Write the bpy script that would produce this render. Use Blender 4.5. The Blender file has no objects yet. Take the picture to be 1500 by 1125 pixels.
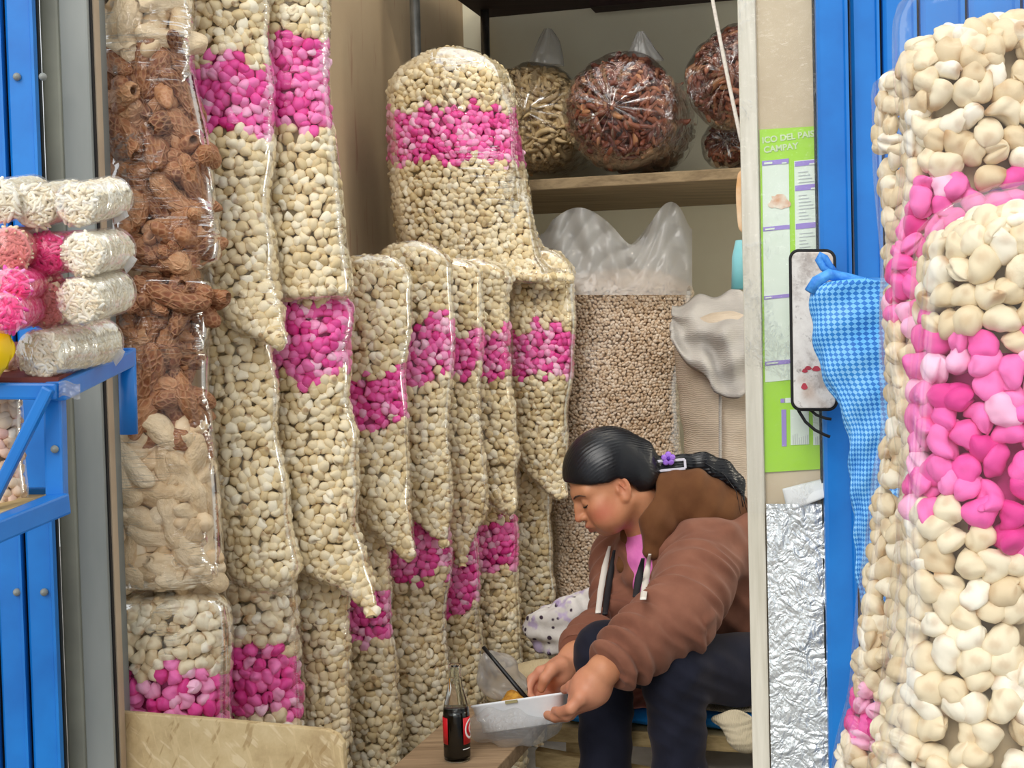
import bpy, math, random
import numpy as np
from mathutils import Vector, Matrix, Quaternion
random.seed(7); RNG = np.random.default_rng(11)
SC = bpy.context.scene
COL = SC.collection
# ------------------------------------------------------------------ camera
FPX = 2000.0
PITCH, ROLL = math.radians(2.0), math.radians(1.5)
CAM = np.array([0.0, 0.0, 1.05])
_F = np.array([0, math.cos(PITCH), -math.sin(PITCH)])
_R0 = np.array([1.0, 0, 0]); _U0 = np.array([0, math.sin(PITCH), math.cos(PITCH)])
_R = math.cos(ROLL) * _R0 - math.sin(ROLL) * _U0
_U = math.sin(ROLL) * _R0 + math.cos(ROLL) * _U0
cd = bpy.data.cameras.new('camera'); cam = bpy.data.objects.new('camera', cd); COL.objects.link(cam)
cd.sensor_width = 36.0; cd.lens = FPX / 1500.0 * 36.0; cd.clip_start = 0.05; cd.clip_end = 60
M = Matrix.Identity(4)
for i in range(3):
    M[i][0], M[i][1], M[i][2], M[i][3] = _R[i], _U[i], -_F[i], CAM[i]
cam.matrix_world = M
SC.camera = cam
def P(px, py, Y):
    d = _F + (px - 750.0) / FPX * _R + (562.5 - py) / FPX * _U
    return CAM + d * (Y / d[1])
def ray(px, py): return _F + (px - 750.0) / FPX * _R + (562.5 - py) / FPX * _U
def onz(px, py, z):
    d = ray(px, py); return CAM + d * ((z - CAM[2]) / d[2])
def onplane(px, py, q, n):
    d = ray(px, py); return CAM + d * (np.dot(np.asarray(q) - CAM, n) / np.dot(d, n))
def pix(p):
    d = np.asarray(p) - CAM
    z = d @ _F
    return 750 + FPX * (d @ _R) / z, 562.5 - FPX * (d @ _U) / z
# stall frame: depth axis and width axis
YAW = math.radians(16)
ED = np.array([math.sin(YAW), math.cos(YAW), 0]); ER = np.array([math.cos(YAW), -math.sin(YAW), 0])
O0 = np.array([-0.69, 2.3, 0.0])
def ST(s, t, z): return O0 + ER * s + ED * t + np.array([0, 0, z])
# ------------------------------------------------------------------ tags
def tag(o, label=None, cat=None, group=None, kind=None):
    if label: o['label'] = label
    if cat: o['category'] = cat
    if group: o['group'] = group
    if kind: o['kind'] = kind
    return o
def empty(name, loc, label=None, cat=None, group=None):
    o = bpy.data.objects.new(name, None); COL.objects.link(o)
    o.location = Vector([float(c) for c in loc]); o.empty_display_size = 0.05
    return tag(o, label, cat, group)
def world_of(o):
    return o.matrix_basis.copy() if o.parent is None else world_of(o.parent) @ o.matrix_parent_inverse @ o.matrix_basis
def link(name, me, mat, parent=None):
    o = bpy.data.objects.new(name, me); COL.objects.link(o)
    if mat is not None and len(me.materials) == 0: me.materials.append(mat)
    if parent is not None:
        o.parent = parent
        o.matrix_parent_inverse = world_of(parent).inverted()
    return o
def np_mesh(name, V, Fs, attr=None, smooth=True):
    """V (n,3); Fs list of index arrays (m,k)"""
    me = bpy.data.meshes.new(name)
    V = np.ascontiguousarray(V, dtype=np.float32)
    if not isinstance(Fs, list): Fs = [Fs]
    Fs = [np.asarray(f, dtype=np.int32) for f in Fs if len(f)]
    nl = sum(f.size for f in Fs); nf = sum(len(f) for f in Fs)
    me.vertices.add(len(V)); me.vertices.foreach_set('co', V.ravel())
    me.loops.add(nl); me.loops.foreach_set('vertex_index', np.concatenate([f.ravel() for f in Fs]))
    me.polygons.add(nf)
    sizes = np.concatenate([np.full(len(f), f.shape[1], dtype=np.int32) for f in Fs])
    starts = np.concatenate([[0], np.cumsum(sizes)[:-1]]).astype(np.int32)
    me.polygons.foreach_set('loop_start', starts)
    me.polygons.foreach_set('use_smooth', np.full(nf, smooth))
    me.update(calc_edges=True)
    if attr is not None:
        a = me.color_attributes.new('kc', 'FLOAT_COLOR', 'POINT')
        A = np.ones((len(V), 4), dtype=np.float32); A[:, :attr.shape[1]] = attr
        a.data.foreach_set('color', A.ravel())
    return me
class MB:
    """collects simple solids into one mesh"""
    def __init__(s): s.V = []; s.F = []; s.n = 0; s.sm = []
    def add(s, V, F, smooth=False):
        V = np.asarray(V, float)
        s.V.append(V)
        for f in F: s.F.append([i + s.n for i in f]); s.sm.append(smooth)
        s.n += len(V); return s
    def hexa(s, c8):
        """8 corners: bottom 4 ccw, top 4 ccw"""
        return s.add(c8, [(3, 2, 1, 0), (4, 5, 6, 7), (0, 1, 5, 4), (1, 2, 6, 5), (2, 3, 7, 6), (3, 0, 4, 7)])
    def box(s, c, ax, ay, az):
        c, ax, ay, az = map(lambda q: np.asarray(q, float), (c, ax, ay, az))
        return s.hexa([c - ax - ay - az, c + ax - ay - az, c + ax + ay - az, c - ax + ay - az,
                       c - ax - ay + az, c + ax - ay + az, c + ax + ay + az, c - ax + ay + az])
    def bar(s, a, b, w, h, up=(0, 0, 1)):
        a, b, up = np.asarray(a, float), np.asarray(b, float), np.asarray(up, float)
        d = b - a; L = np.linalg.norm(d); d /= L
        r = np.cross(d, up); r /= np.linalg.norm(r); u = np.cross(r, d)
        return s.box((a + b) / 2, r * w / 2, d * L / 2, u * h / 2)
    def tube(s, pts, rad, seg=10, cap=True):
        pts = np.asarray(pts, float); n = len(pts)
        rad = np.full(n, rad) if np.isscalar(rad) else np.asarray(rad, float)
        V = []; t = np.gradient(pts, axis=0); t /= np.linalg.norm(t, axis=1)[:, None] + 1e-12
        ref = np.array([0.0, 0, 1]) if abs(t[0][2]) < 0.9 else np.array([1.0, 0, 0])
        r = np.cross(t[0], ref); r /= np.linalg.norm(r)
        for i in range(n):
            r = r - t[i] * (r @ t[i]); r /= np.linalg.norm(r); u = np.cross(t[i], r)
            for k in range(seg):
                a = 2 * math.pi * k / seg
                V.append(pts[i] + rad[i] * (math.cos(a) * r + math.sin(a) * u))
        F = [(i * seg + k, i * seg + (k + 1) % seg, (i + 1) * seg + (k + 1) % seg, (i + 1) * seg + k) for i in range(n - 1) for k in range(seg)]
        if cap: F += [tuple(range(seg))[::-1], tuple((n - 1) * seg + k for k in range(seg))]
        return s.add(V, F, True)
    def lathe(s, base, prof, seg=32, axis=(0, 0, 1)):
        base = np.asarray(base, float); axis = np.asarray(axis, float); axis /= np.linalg.norm(axis)
        ref = np.array([1.0, 0, 0]) if abs(axis[0]) < .9 else np.array([0, 1.0, 0])
        r = np.cross(axis, ref); r /= np.linalg.norm(r); u = np.cross(axis, r)
        V = [base + axis * h + max(q, 1e-5) * (math.cos(2 * math.pi * k / seg) * r + math.sin(2 * math.pi * k / seg) * u) for q, h in prof for k in range(seg)]
        n = len(prof)
        F = [(i * seg + k, i * seg + (k + 1) % seg, (i + 1) * seg + (k + 1) % seg, (i + 1) * seg + k) for i in range(n - 1) for k in range(seg)]
        return s.add(V, F, True)
    def grid(s, G, smooth=True):
        G = np.asarray(G, float); a, b = G.shape[:2]
        F = [(i * b + j, i * b + j + 1, (i + 1) * b + j + 1, (i + 1) * b + j) for i in range(a - 1) for j in range(b - 1)]
        return s.add(G.reshape(-1, 3), F, smooth)
    def mesh(s, name, recalc=True, bevel=0.0):
        me = bpy.data.meshes.new(name)
        me.from_pydata([tuple(map(float, v)) for V in s.V for v in V], [], s.F)
        me.polygons.foreach_set('use_smooth', s.sm)
        import bmesh
        bm = bmesh.new(); bm.from_mesh(me)
        if recalc: bmesh.ops.recalc_face_normals(bm, faces=bm.faces)
        if bevel > 0:
            es = [e for e in bm.edges if len(e.link_faces) == 2 and e.calc_face_angle(0) > 0.6]
            bmesh.ops.bevel(bm, geom=es, offset=bevel, segments=2, profile=0.6, affect='EDGES', clamp_overlap=True)
        bm.to_mesh(me); bm.free(); me.update()
        return me
    def build(s, name, mat, parent=None, bevel=0.0, recalc=True):
        return link(name, s.mesh(name, recalc, bevel), mat, parent)
# ------------------------------------------------------------------ materials
def srgb(r, g, b):
    f = lambda c: (c / 255 / 12.92) if c / 255 <= 0.04045 else ((c / 255 + 0.055) / 1.055) ** 2.4
    return (f(r), f(g), f(b), 1.0)
class NT:
    def __init__(s, name):
        s.m = bpy.data.materials.new(name); s.m.use_nodes = True
        s.t = s.m.node_tree; s.t.nodes.clear(); s.out = s.n('ShaderNodeOutputMaterial')
    def n(s, typ, **kw):
        nd = s.t.nodes.new(typ)
        for k, v in kw.items():
            if k.startswith('_'): nd.inputs[k[1:]].default_value = v
            else: setattr(nd, k, v)
        return nd
    def l(s, a, b): s.t.links.new(a, b)
    def bsdf(s, color=None, rough=0.6, metal=0.0, spec=0.4, **kw):
        b = s.n('ShaderNodeBsdfPrincipled')
        if color is not None: b.inputs['Base Color'].default_value = color
        b.inputs['Roughness'].default_value = rough; b.inputs['Metallic'].default_value = metal
        b.inputs['Specular IOR Level'].default_value = spec
        for k, v in kw.items(): b.inputs[k.replace('_', ' ')].default_value = v
        s.l(b.outputs[0], s.out.inputs[0]); return b
    def coords(s, kind='Object', scale=(1, 1, 1), rot=(0, 0, 0)):
        tc = s.n('ShaderNodeTexCoord'); mp = s.n('ShaderNodeMapping')
        mp.inputs['Scale'].default_value = scale; mp.inputs['Rotation'].default_value = rot
        s.l(tc.outputs[kind], mp.inputs[0]); return mp.outputs[0]
    def noise(s, vec, scale, detail=4, rough=0.55, dist=0.0):
        nd = s.n('ShaderNodeTexNoise'); nd.inputs['Scale'].default_value = scale; nd.inputs['Detail'].default_value = detail
        nd.inputs['Roughness'].default_value = rough; nd.inputs['Distortion'].default_value = dist
        if vec is not None: s.l(vec, nd.inputs['Vector'])
        return nd.outputs['Fac']
    def ramp(s, fac, stops):
        r = s.n('ShaderNodeValToRGB'); e = r.color_ramp.elements
        while len(e) < len(stops): e.new(0.5)
        for q, (p, c) in zip(e, stops): q.position = p; q.color = c
        s.l(fac, r.inputs[0]); return r.outputs[0]
    def mix(s, fac, a, b, mode='MIX'):
        m = s.n('ShaderNodeMix', data_type='RGBA', blend_type=mode)
        for sock, v in ((m.inputs[0], fac), (m.inputs[6], a), (m.inputs[7], b)):
            if hasattr(v, 'links'): s.l(v, sock)
            else: sock.default_value = v
        return m.outputs[2]
    def math(s, op, a, b=0.0, clamp=False):
        m = s.n('ShaderNodeMath', operation=op, use_clamp=clamp)
        for sock, v in ((m.inputs[0], a), (m.inputs[1], b)):
            if hasattr(v, 'links'): s.l(v, sock)
            else: sock.default_value = v
        return m.outputs[0]
    def bump(s, h, strength=0.3, dist=0.01, normal=None):
        b = s.n('ShaderNodeBump'); b.inputs['Strength'].default_value = strength; b.inputs['Distance'].default_value = dist
        s.l(h, b.inputs['Height'])
        if normal is not None: s.l(normal, b.inputs['Normal'])
        return b.outputs[0]
def plain(name, c1, c2=None, rough=0.6, scale=20, bump=0.0, metal=0.0, stretch=(1, 1, 1), lo=.35, hi=.65, spec=0.4, bscale=None, **kw):
    t = NT(name); b = t.bsdf(c1, rough, metal, spec, **kw)
    v = t.coords('Object', stretch)
    if c2 is not None:
        t.l(t.ramp(t.noise(v, scale, 5), [(lo, c1), (hi, c2)]), b.inputs['Base Color'])
    if bump > 0:
        t.l(t.bump(t.noise(v, bscale or scale * 2, 4), bump, 0.004), b.inputs['Normal'])
    return t.m
def corn_mat(name, stops, brown, brough=0.55, bf=0.75, sss=0.0):
    t = NT(name); b = t.bsdf(None, brough, spec=0.35)
    at = t.n('ShaderNodeVertexColor', layer_name='kc'); sp = t.n('ShaderNodeSeparateColor'); t.l(at.outputs[0], sp.inputs[0])
    c = t.ramp(sp.outputs[0], stops)
    v = t.coords('Object')
    nz = t.noise(v, 260, 3)
    fac = t.math('MULTIPLY', sp.outputs[1], bf, True)
    c = t.mix(fac, c, brown)
    t.l(c, b.inputs['Base Color'])
    t.l(t.bump(nz, 0.25, 0.002), b.inputs['Normal'])
    return t.m
def film_mat(name, tint=(1, 1, 1, 1), scale=(5, 5, 45), bstr=0.6, gain=0.6, base=0.006, rough=0.10, lo=.52, hi=.66, zone=5.0, milky=0.0, warp=.6, always=.12, top=.30):
    """clear film: smooth where taut, wrinkled in zones"""
    t = NT(name)
    tr = t.n('ShaderNodeBsdfTransparent'); tr.inputs[0].default_value = tint
    gl = t.n('ShaderNodeBsdfGlossy'); gl.inputs['Roughness'].default_value = rough; gl.inputs[0].default_value = (1, 1, 1, 1)
    n1 = t.noise(t.coords('Object', scale), 2.2, 3, 0.5, warp)
    z = t.ramp(t.noise(t.coords('Object', (1, 1, 1)), zone, 3, .5, .4), [(lo, (always, always, always, 1)), (hi, (1, 1, 1, 1))])
    h = t.math('MULTIPLY', n1, z)
    bp = t.bump(h, bstr, 0.02)
    t.l(bp, gl.inputs['Normal'])
    fr = t.n('ShaderNodeFresnel'); fr.inputs[0].default_value = 1.4; t.l(bp, fr.inputs['Normal'])
    f = t.math('ADD', t.math('MINIMUM', t.math('MULTIPLY', fr.outputs[0], gain), top), base, True)
    ms = t.n('ShaderNodeMixShader'); t.l(f, ms.inputs[0]); t.l(tr.outputs[0], ms.inputs[1]); t.l(gl.outputs[0], ms.inputs[2])
    if milky > 0:
        df = t.n('ShaderNodeBsdfTranslucent'); df.inputs[0].default_value = (.9, .9, .9, 1)
        d2 = t.n('ShaderNodeBsdfDiffuse'); d2.inputs[0].default_value = (.85, .85, .85, 1)
        m0 = t.n('ShaderNodeMixShader'); m0.inputs[0].default_value = 0.5; t.l(df.outputs[0], m0.inputs[1]); t.l(d2.outputs[0], m0.inputs[2])
        m2 = t.n('ShaderNodeMixShader'); m2.inputs[0].default_value = milky; t.l(ms.outputs[0], m2.inputs[1]); t.l(m0.outputs[0], m2.inputs[2]); ms = m2
    t.l(ms.outputs[0], t.out.inputs[0])
    return t.m
MAT = {}
MAT['corn'] = corn_mat('puffed_corn_cream', [(0.0, (.68, .52, .27, 1)), (0.35, (.82, .67, .41, 1)), (0.8, (.89, .77, .53, 1)), (1.0, (.94, .86, .67, 1))], (.30, .15, .05, 1))
MAT['giant'] = corn_mat('puffed_giant_corn', [(0.0, (.70, .55, .34, 1)), (0.3, (.78, .65, .43, 1)), (0.75, (.85, .75, .55, 1)), (1.0, (.90, .84, .70, 1))], (.42, .20, .06, 1))
MAT['pink'] = corn_mat('pink_puffed_corn', [(0.0, (.72, .03, .26, 1)), (0.35, (.90, .10, .41, 1)), (0.7, (.94, .24, .54, 1)), (1.0, (.96, .58, .74, 1))], (.40, .0, .12, 1), 0.5, 0.6)
MAT['raw'] = corn_mat('small_grain', [(0.0, (.58, .41, .26, 1)), (0.4, (.70, .53, .37, 1)), (1.0, (.82, .68, .53, 1))], (.36, .20, .1, 1))
MAT['film'] = film_mat('clear_film', bstr=0.45, gain=0.45)
MAT['film_soft'] = film_mat('clear_film_thick', scale=(6, 6, 14), bstr=0.35, gain=0.25, top=.16, milky=0.03)
MAT['film_grey'] = film_mat('grey_film', tint=(.92, .92, .92, 1), scale=(9, 9, 12), bstr=0.6, gain=0.8, base=0.02, milky=0.28, always=.5)
MAT['film_sack'] = film_mat('sack_film', tint=(.86, .85, .84, 1), scale=(9, 9, 12), bstr=0.7, gain=0.8, base=0.02, milky=0.45, always=.5)
MAT['film_tail'] = film_mat('twisted_film', tint=(.95, .95, .97, 1), scale=(60, 60, 60), bstr=.6, gain=.8, base=.03, milky=.62, always=.5)
MAT['film_crisp'] = film_mat('crinkled_film', scale=(4, 4, 45), bstr=.9, gain=0.6, top=.5, rough=0.08, lo=.56, hi=.66, zone=6, always=.05)
MAT['film_puff'] = film_mat('taut_wrinkled_film', scale=(3, 3, 38), bstr=0.9, gain=0.6, top=.5, rough=0.07, lo=.50, hi=.62, zone=8, always=.05)
# ------------------------------------------------------------------ kernels
def pole_sphere(nr, ns):
    """poles along x; returns unit V, faces list [quads, tris]"""
    V = [(1, 0, 0)]
    for i in range(1, nr):
        a = math.pi * i / nr
        for k in range(ns):
            b = 2 * math.pi * k / ns
            V.append((math.cos(a), math.sin(a) * math.cos(b), math.sin(a) * math.sin(b)))
    V.append((-1, 0, 0)); V = np.array(V)
    q = [(1 + i * ns + k, 1 + (i + 1) * ns + k, 1 + (i + 1) * ns + (k + 1) % ns, 1 + i * ns + (k + 1) % ns) for i in range(nr - 2) for k in range(ns)]
    t = [(0, 1 + k, 1 + (k + 1) % ns) for k in range(ns)]
    L = len(V) - 1; b0 = 1 + (nr - 2) * ns
    t += [(L, b0 + (k + 1) % ns, b0 + k) for k in range(ns)]
    return V, np.array(q), np.array(t)
def kernel_variant(nr, ns, seed):
    r = np.random.default_rng(seed)
    V, q, t = pole_sphere(nr, ns)
    x, y, z = V.T
    ang = np.arctan2(z, y)
    W = V * np.array([1.0, .80 + .12 * r.random(), .70 + .14 * r.random()])
    lump = 1 + .10 * np.sin(3 * ang + r.random() * 6) * np.sqrt(np.clip(1 - x * x, 0, 1)) + .08 * np.sin(4 * x + r.random() * 6) * np.cos(ang + r.random() * 6)
    W *= lump[:, None]
    cr = np.exp(-(ang / .42) ** 2) * np.sqrt(np.clip(1 - x ** 2, 0, 1)) ** .6
    W *= (1 - (.30 + .25 * r.random()) * cr)[:, None]
    W[:, 1] += .28 * r.normal() * (x * x - .3)
    W[:, 2] += (.18 * (r.random() - .5)) * x * x
    taper = 1 - .18 * x * r.random(); W[:, 1] *= taper; W[:, 2] *= taper
    brown = .85 * np.exp(-(ang / .30) ** 2) * np.clip(1 - x * x, 0, 1) * (r.random() < .7) + 0.95 * (x > .85) * (r.random() < .65)
    return W, q, t, np.clip(brown, 0, 1)
def giant_variant(seed):
    r = np.random.default_rng(seed); V, q, t = pole_sphere(18, 26); x, y, z = V.T; ang = np.arctan2(z, y)
    W = V * np.array([1.0, .78 + .14 * r.random(), .66 + .18 * r.random()]); s1 = np.sqrt(np.clip(1 - x * x, 0, 1))
    lump = 1 + .09 * np.sin(2 * ang + r.random() * 6) * s1 + .07 * np.sin(3.3 * x + r.random() * 6) + .05 * np.sin(5 * x + 2 * ang + r.random() * 6) * s1 + .03 * np.sin(9 * x + 4 * ang + r.random() * 6) * s1
    W *= lump[:, None]
    wd = .20 + .16 * r.random(); deep = (.30 + .30 * r.random()) * (r.random() < .75)
    off = .25 * r.normal() * x; cr = np.exp(-((ang + off) / wd) ** 2) * s1 ** .5
    lip = np.exp(-((np.abs(ang + off) - 2.1 * wd) / (.8 * wd)) ** 2) * s1 ** .5
    W *= (1 - deep * cr + .10 * lip * (deep > 0))[:, None]
    W[:, 2] += .35 * (r.random() - .5) * (x * x - .3)
    W[:, 1] += .30 * r.normal() * (x * x - .3)
    brown = np.clip((.35 * cr * (deep > .35) + .95 * np.exp(-((x - 1) / .16) ** 2) * (r.random() < .5)) , 0, 1)
    patch = .5 + .5 * np.sin(2.2 * x + 1.7 * ang + r.random() * 6) * np.sin(3.1 * x - 2 * ang + r.random() * 6)
    brown = np.clip(np.maximum(brown, .42 * np.clip((patch - .62) / .3, 0, 1)), 0, 1)
    return W, q, t, brown
KV_LO = [kernel_variant(8, 12, 100 + i) for i in range(10)]
KV_MIN = [kernel_variant(5, 7, 200 + i) for i in range(6)]
KV_HI = [giant_variant(300 + i) for i in range(12)]
def rand_rots(n, rng):
    q = rng.normal(size=(n, 4)); q /= np.linalg.norm(q, axis=1)[:, None]
    w, x, y, z = q.T
    R = np.empty((n, 3, 3))
    R[:, 0, 0] = 1 - 2 * (y * y + z * z); R[:, 0, 1] = 2 * (x * y - z * w); R[:, 0, 2] = 2 * (x * z + y * w)
    R[:, 1, 0] = 2 * (x * y + z * w); R[:, 1, 1] = 1 - 2 * (x * x + z * z); R[:, 1, 2] = 2 * (y * z - x * w)
    R[:, 2, 0] = 2 * (x * z - y * w); R[:, 2, 1] = 2 * (y * z + x * w); R[:, 2, 2] = 1 - 2 * (x * x + y * y)
    return R
def flat_rots(nrm, rng, jit=0.35):
    """long axis (x) in the surface plane, random spin"""
    n = len(nrm)
    N = nrm + rng.normal(scale=jit, size=(n, 3)); N /= np.linalg.norm(N, axis=1)[:, None]
    a = rng.normal(size=(n, 3)); T = a - N * np.sum(a * N, axis=1)[:, None]; T /= np.linalg.norm(T, axis=1)[:, None]
    B = np.cross(N, T)
    return np.stack([T, B, N], axis=2)
def scatter_mesh(pos, rots, size, variants, rng, extra=None):
    """merged mesh data of kernels: size (n,) or (n,3)"""
    n = len(pos); vi = rng.integers(0, len(variants), n); rnd = rng.random(n)
    size = np.asarray(size, float)
    if size.ndim == 1: size = np.repeat(size[:, None], 3, axis=1)
    VS, QS, TS, AS = [], [], [], []; off = 0
    if extra is not None:
        V, q, A = extra; VS.append(V); QS.append(q); AS.append(A); off = len(V)
    for k, (W, q, t, br) in enumerate(variants):
        idx = np.nonzero(vi == k)[0]
        if not len(idx): continue
        L = W[None] * size[idx][:, None, :]
        V = np.einsum('nij,nvj->nvi', rots[idx], L) + pos[idx][:, None, :]
        m = len(W)
        base = (off + np.arange(len(idx)) * m)[:, None, None]
        VS.append(V.reshape(-1, 3)); QS.append((q[None] + base).reshape(-1, 4)); TS.append((t[None] + base).reshape(-1, 3))
        A = np.zeros((len(idx), m, 3)); A[..., 0] = rnd[idx][:, None]; A[..., 1] = br[None]
        AS.append(A.reshape(-1, 3)); off += m * len(idx)
    return np.concatenate(VS), [np.concatenate(QS) if QS else [], np.concatenate(TS) if TS else []], np.concatenate(AS)
# ------------------------------------------------------------------ tubes (bags)
def smooth_rows(A, n):
    """Catmull-Rom style resample of rows A (m,k) along cumulative index by first column"""
    A = np.asarray(A, float); m = len(A)
    x = A[:, 0]; xs = np.linspace(x[0], x[-1], n)
    out = np.empty((n, A.shape[1])); out[:, 0] = xs
    h = np.diff(x)
    for c in range(1, A.shape[1]):
        y = A[:, c]; d = np.diff(y) / h
        g = np.empty(m); g[0], g[-1] = d[0], d[-1]
        for i in range(1, m - 1):
            g[i] = 0 if d[i - 1] * d[i] <= 0 else 2 * d[i - 1] * d[i] / (d[i - 1] + d[i])
        k = np.clip(np.searchsorted(x, xs) - 1, 0, m - 2)
        t = (xs - x[k]) / h[k]; t2, t3 = t * t, t ** 3
        out[:, c] = (2 * t3 - 3 * t2 + 1) * y[k] + (t3 - 2 * t2 + t) * h[k] * g[k] + (-2 * t3 + 3 * t2) * y[k + 1] + (t3 - t2) * h[k] * g[k + 1]
    return out
class Tube:
    def __init__(s, C, A, B, tagrow=None, nu=64, pw=0.88):
        """C centres (n,3), A,B half-axis vectors (n,3); tagrow per-row scalar (picture row)"""
        s.C, s.A, s.B = C, A, B
        u = np.linspace(0, 2 * math.pi, nu, endpoint=False)
        cu, su = np.cos(u), np.sin(u)
        cu = np.sign(cu) * np.abs(cu) ** pw; su = np.sign(su) * np.abs(su) ** pw
        s.G = C[:, None] + cu[None, :, None] * A[:, None] + su[None, :, None] * B[:, None]
        s.row = tagrow if tagrow is not None else np.arange(len(C))
        s.nu = nu; s._norm()
    def _norm(s):
        du = np.roll(s.G, -1, 1) - np.roll(s.G, 1, 1)
        dv = np.gradient(s.G, axis=0)
        N = np.cross(du, dv); L = np.linalg.norm(N, axis=2, keepdims=True)
        N = N / (L + 1e-12)
        out = s.G - s.C[:, None]
        sg = np.sign(np.sum(N * out, axis=2).mean())
        s.N = N * (sg if sg != 0 else 1)
        bad = L[..., 0] < 1e-9
        s.N[bad] = (out / (np.linalg.norm(out, axis=2, keepdims=True) + 1e-9))[bad]
    def wobble(s, amp, scale, seed):
        """low-frequency bulges"""
        r = np.random.default_rng(seed)
        d = np.zeros(s.G.shape[:2])
        for _ in range(6):
            w = r.normal(size=3) * scale; d += np.sin(s.G @ w + r.random() * 6.28)
        s.G = s.G + s.N * (d / 2.5 * amp)[..., None]; s._norm(); return s
    def faces(s, mask=None):
        n, nu = s.G.shape[:2]
        i, k = np.meshgrid(np.arange(n - 1), np.arange(nu), indexing='ij')
        f = np.stack([i * nu + k, i * nu + (k + 1) % nu, (i + 1) * nu + (k + 1) % nu, (i + 1) * nu + k], axis=-1)
        return (f[mask] if mask is not None else f.reshape(-1, 4))
    def surf(s, off): return (s.G + s.N * off).reshape(-1, 3)
    def scatter(s, step, rng, back=-0.35, jit=0.30, rows=None):
        """quasi-even points: returns pos, normal, row"""
        mid = np.concatenate([[0], np.cumsum(np.linalg.norm(np.diff(s.G, axis=0), axis=2).max(axis=1))])
        nv = max(2, int(mid[-1] / (step * .88)))
        pos, nor, row = [], [], []
        n = len(s.C)
        for j in range(nv):
            q = (j + .5) / nv * mid[-1]
            i = min(np.searchsorted(mid, q) - 1, n - 2); i = max(i, 0); f = (q - mid[i]) / (mid[i + 1] - mid[i] + 1e-12)
            ring = s.G[i] * (1 - f) + s.G[i + 1] * f; rn = s.N[i] * (1 - f) + s.N[i + 1] * f
            seg = np.linalg.norm(np.roll(ring, -1, 0) - ring, axis=1); cum = np.concatenate([[0], np.cumsum(seg)])
            m = max(3, int(round(cum[-1] / step)))
            a = (np.arange(m) + (.5 if j % 2 else 0) + rng.uniform(-jit, jit, m)) / m * cum[-1] % cum[-1]
            k = np.clip(np.searchsorted(cum, a, side='right') - 1, 0, s.nu - 1); g = ((a - cum[k]) / (seg[k] + 1e-12))[:, None]
            k2 = (k + 1) % s.nu
            dv = (s.G[i + 1] - s.G[i]); dvl = np.linalg.norm(dv[k], axis=1)[:, None] + 1e-9
            p = ring[k] * (1 - g) + ring[k2] * g + dv[k] / dvl * rng.uniform(-jit, jit, m)[:, None] * step
            pos.append(p); nor.append(rn[k] * (1 - g) + rn[k2] * g)
            row.append(np.full(m, s.row[i] * (1 - f) + s.row[i + 1] * f))
        pos, nor, row = np.concatenate(pos), np.concatenate(nor), np.concatenate(row)
        nor /= np.linalg.norm(nor, axis=1)[:, None] + 1e-9
        view = CAM - pos; view /= np.linalg.norm(view, axis=1)[:, None]
        keep = np.sum(nor * view, axis=1) > back
        return pos[keep], nor[keep], row[keep]
def px_tube(rows, Y, ratio=0.75, n=90, nu=64, capt=0.35, capb=0.35, pw=0.86, lean=0.0):
    """tube from picture outline rows (py, xl, xr); front surface near depth Y; rounded caps"""
    R = smooth_rows(rows, n)
    t = (R[:, 0] - R[0, 0]) / (R[-1, 0] - R[0, 0])
    Yr = Y + lean * (1 - t)
    C, A, B = [], [], []
    for (py, xl, xr), y in zip(R, Yr):
        a = (xr - xl) / 2 / FPX * y
        b = a * ratio
        c = P((xl + xr) / 2, py, y + b)
        C.append(c); A.append(_R0 * a * (1 + b / y)); B.append(np.array([0, b, 0]))
    C, A, B = np.array(C), np.array(A), np.array(B)
    # keep thickness even where outline narrows to a tip
    z = np.concatenate([[0], np.cumsum(np.linalg.norm(np.diff(C, axis=0), axis=1))])
    ht = capt * np.linalg.norm(A[len(A) // 3]) * 2; hb = capb * np.linalg.norm(A[2 * len(A) // 3]) * 2
    s1 = np.sqrt(np.clip(1 - (1 - np.clip(z / (ht + 1e-9), 0, 1)) ** 2, 0.0004, 1)) if capt > 0 else np.ones(n)
    s2 = np.sqrt(np.clip(1 - (1 - np.clip((z[-1] - z) / (hb + 1e-9), 0, 1)) ** 2, 0.0004, 1)) if capb > 0 else np.ones(n)
    k = (s1 * s2)[:, None]
    kb = k ** 1.0
    return Tube(C, A * (0.25 * (k > .05) + .75) * k, B * kb, R[:, 0], nu, pw)
# ------------------------------------------------------------------ materials of the place
BLUE = plain('blue_enamel', srgb(24, 124, 208), srgb(20, 108, 190), 0.35, 9, 0.05, spec=0.5)
BLUE_D = plain('blue_enamel_worn', srgb(24, 108, 190), srgb(16, 84, 150), 0.4, 7, 0.05, spec=0.5)
GREY = plain('grey_paint', srgb(150, 152, 146), srgb(126, 130, 126), 0.5, 5, 0.06, stretch=(1, 1, .3))
OLIVE = plain('olive_grey_paint', srgb(142, 142, 126), srgb(120, 120, 108), 0.55, 5, 0.05)
BLACK = plain('black_rubber', srgb(22, 20, 20), None, 0.7)
BEIGE = plain('beige_trim', srgb(196, 176, 150), srgb(176, 154, 130), 0.6, 8)
WALLB = plain('cream_wall', srgb(232, 227, 202), srgb(222, 215, 188), 0.85, 3, 0.1, bscale=40)
CONC = plain('concrete', srgb(150, 146, 140), srgb(120, 116, 112), 0.9, 6, 0.2)
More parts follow.
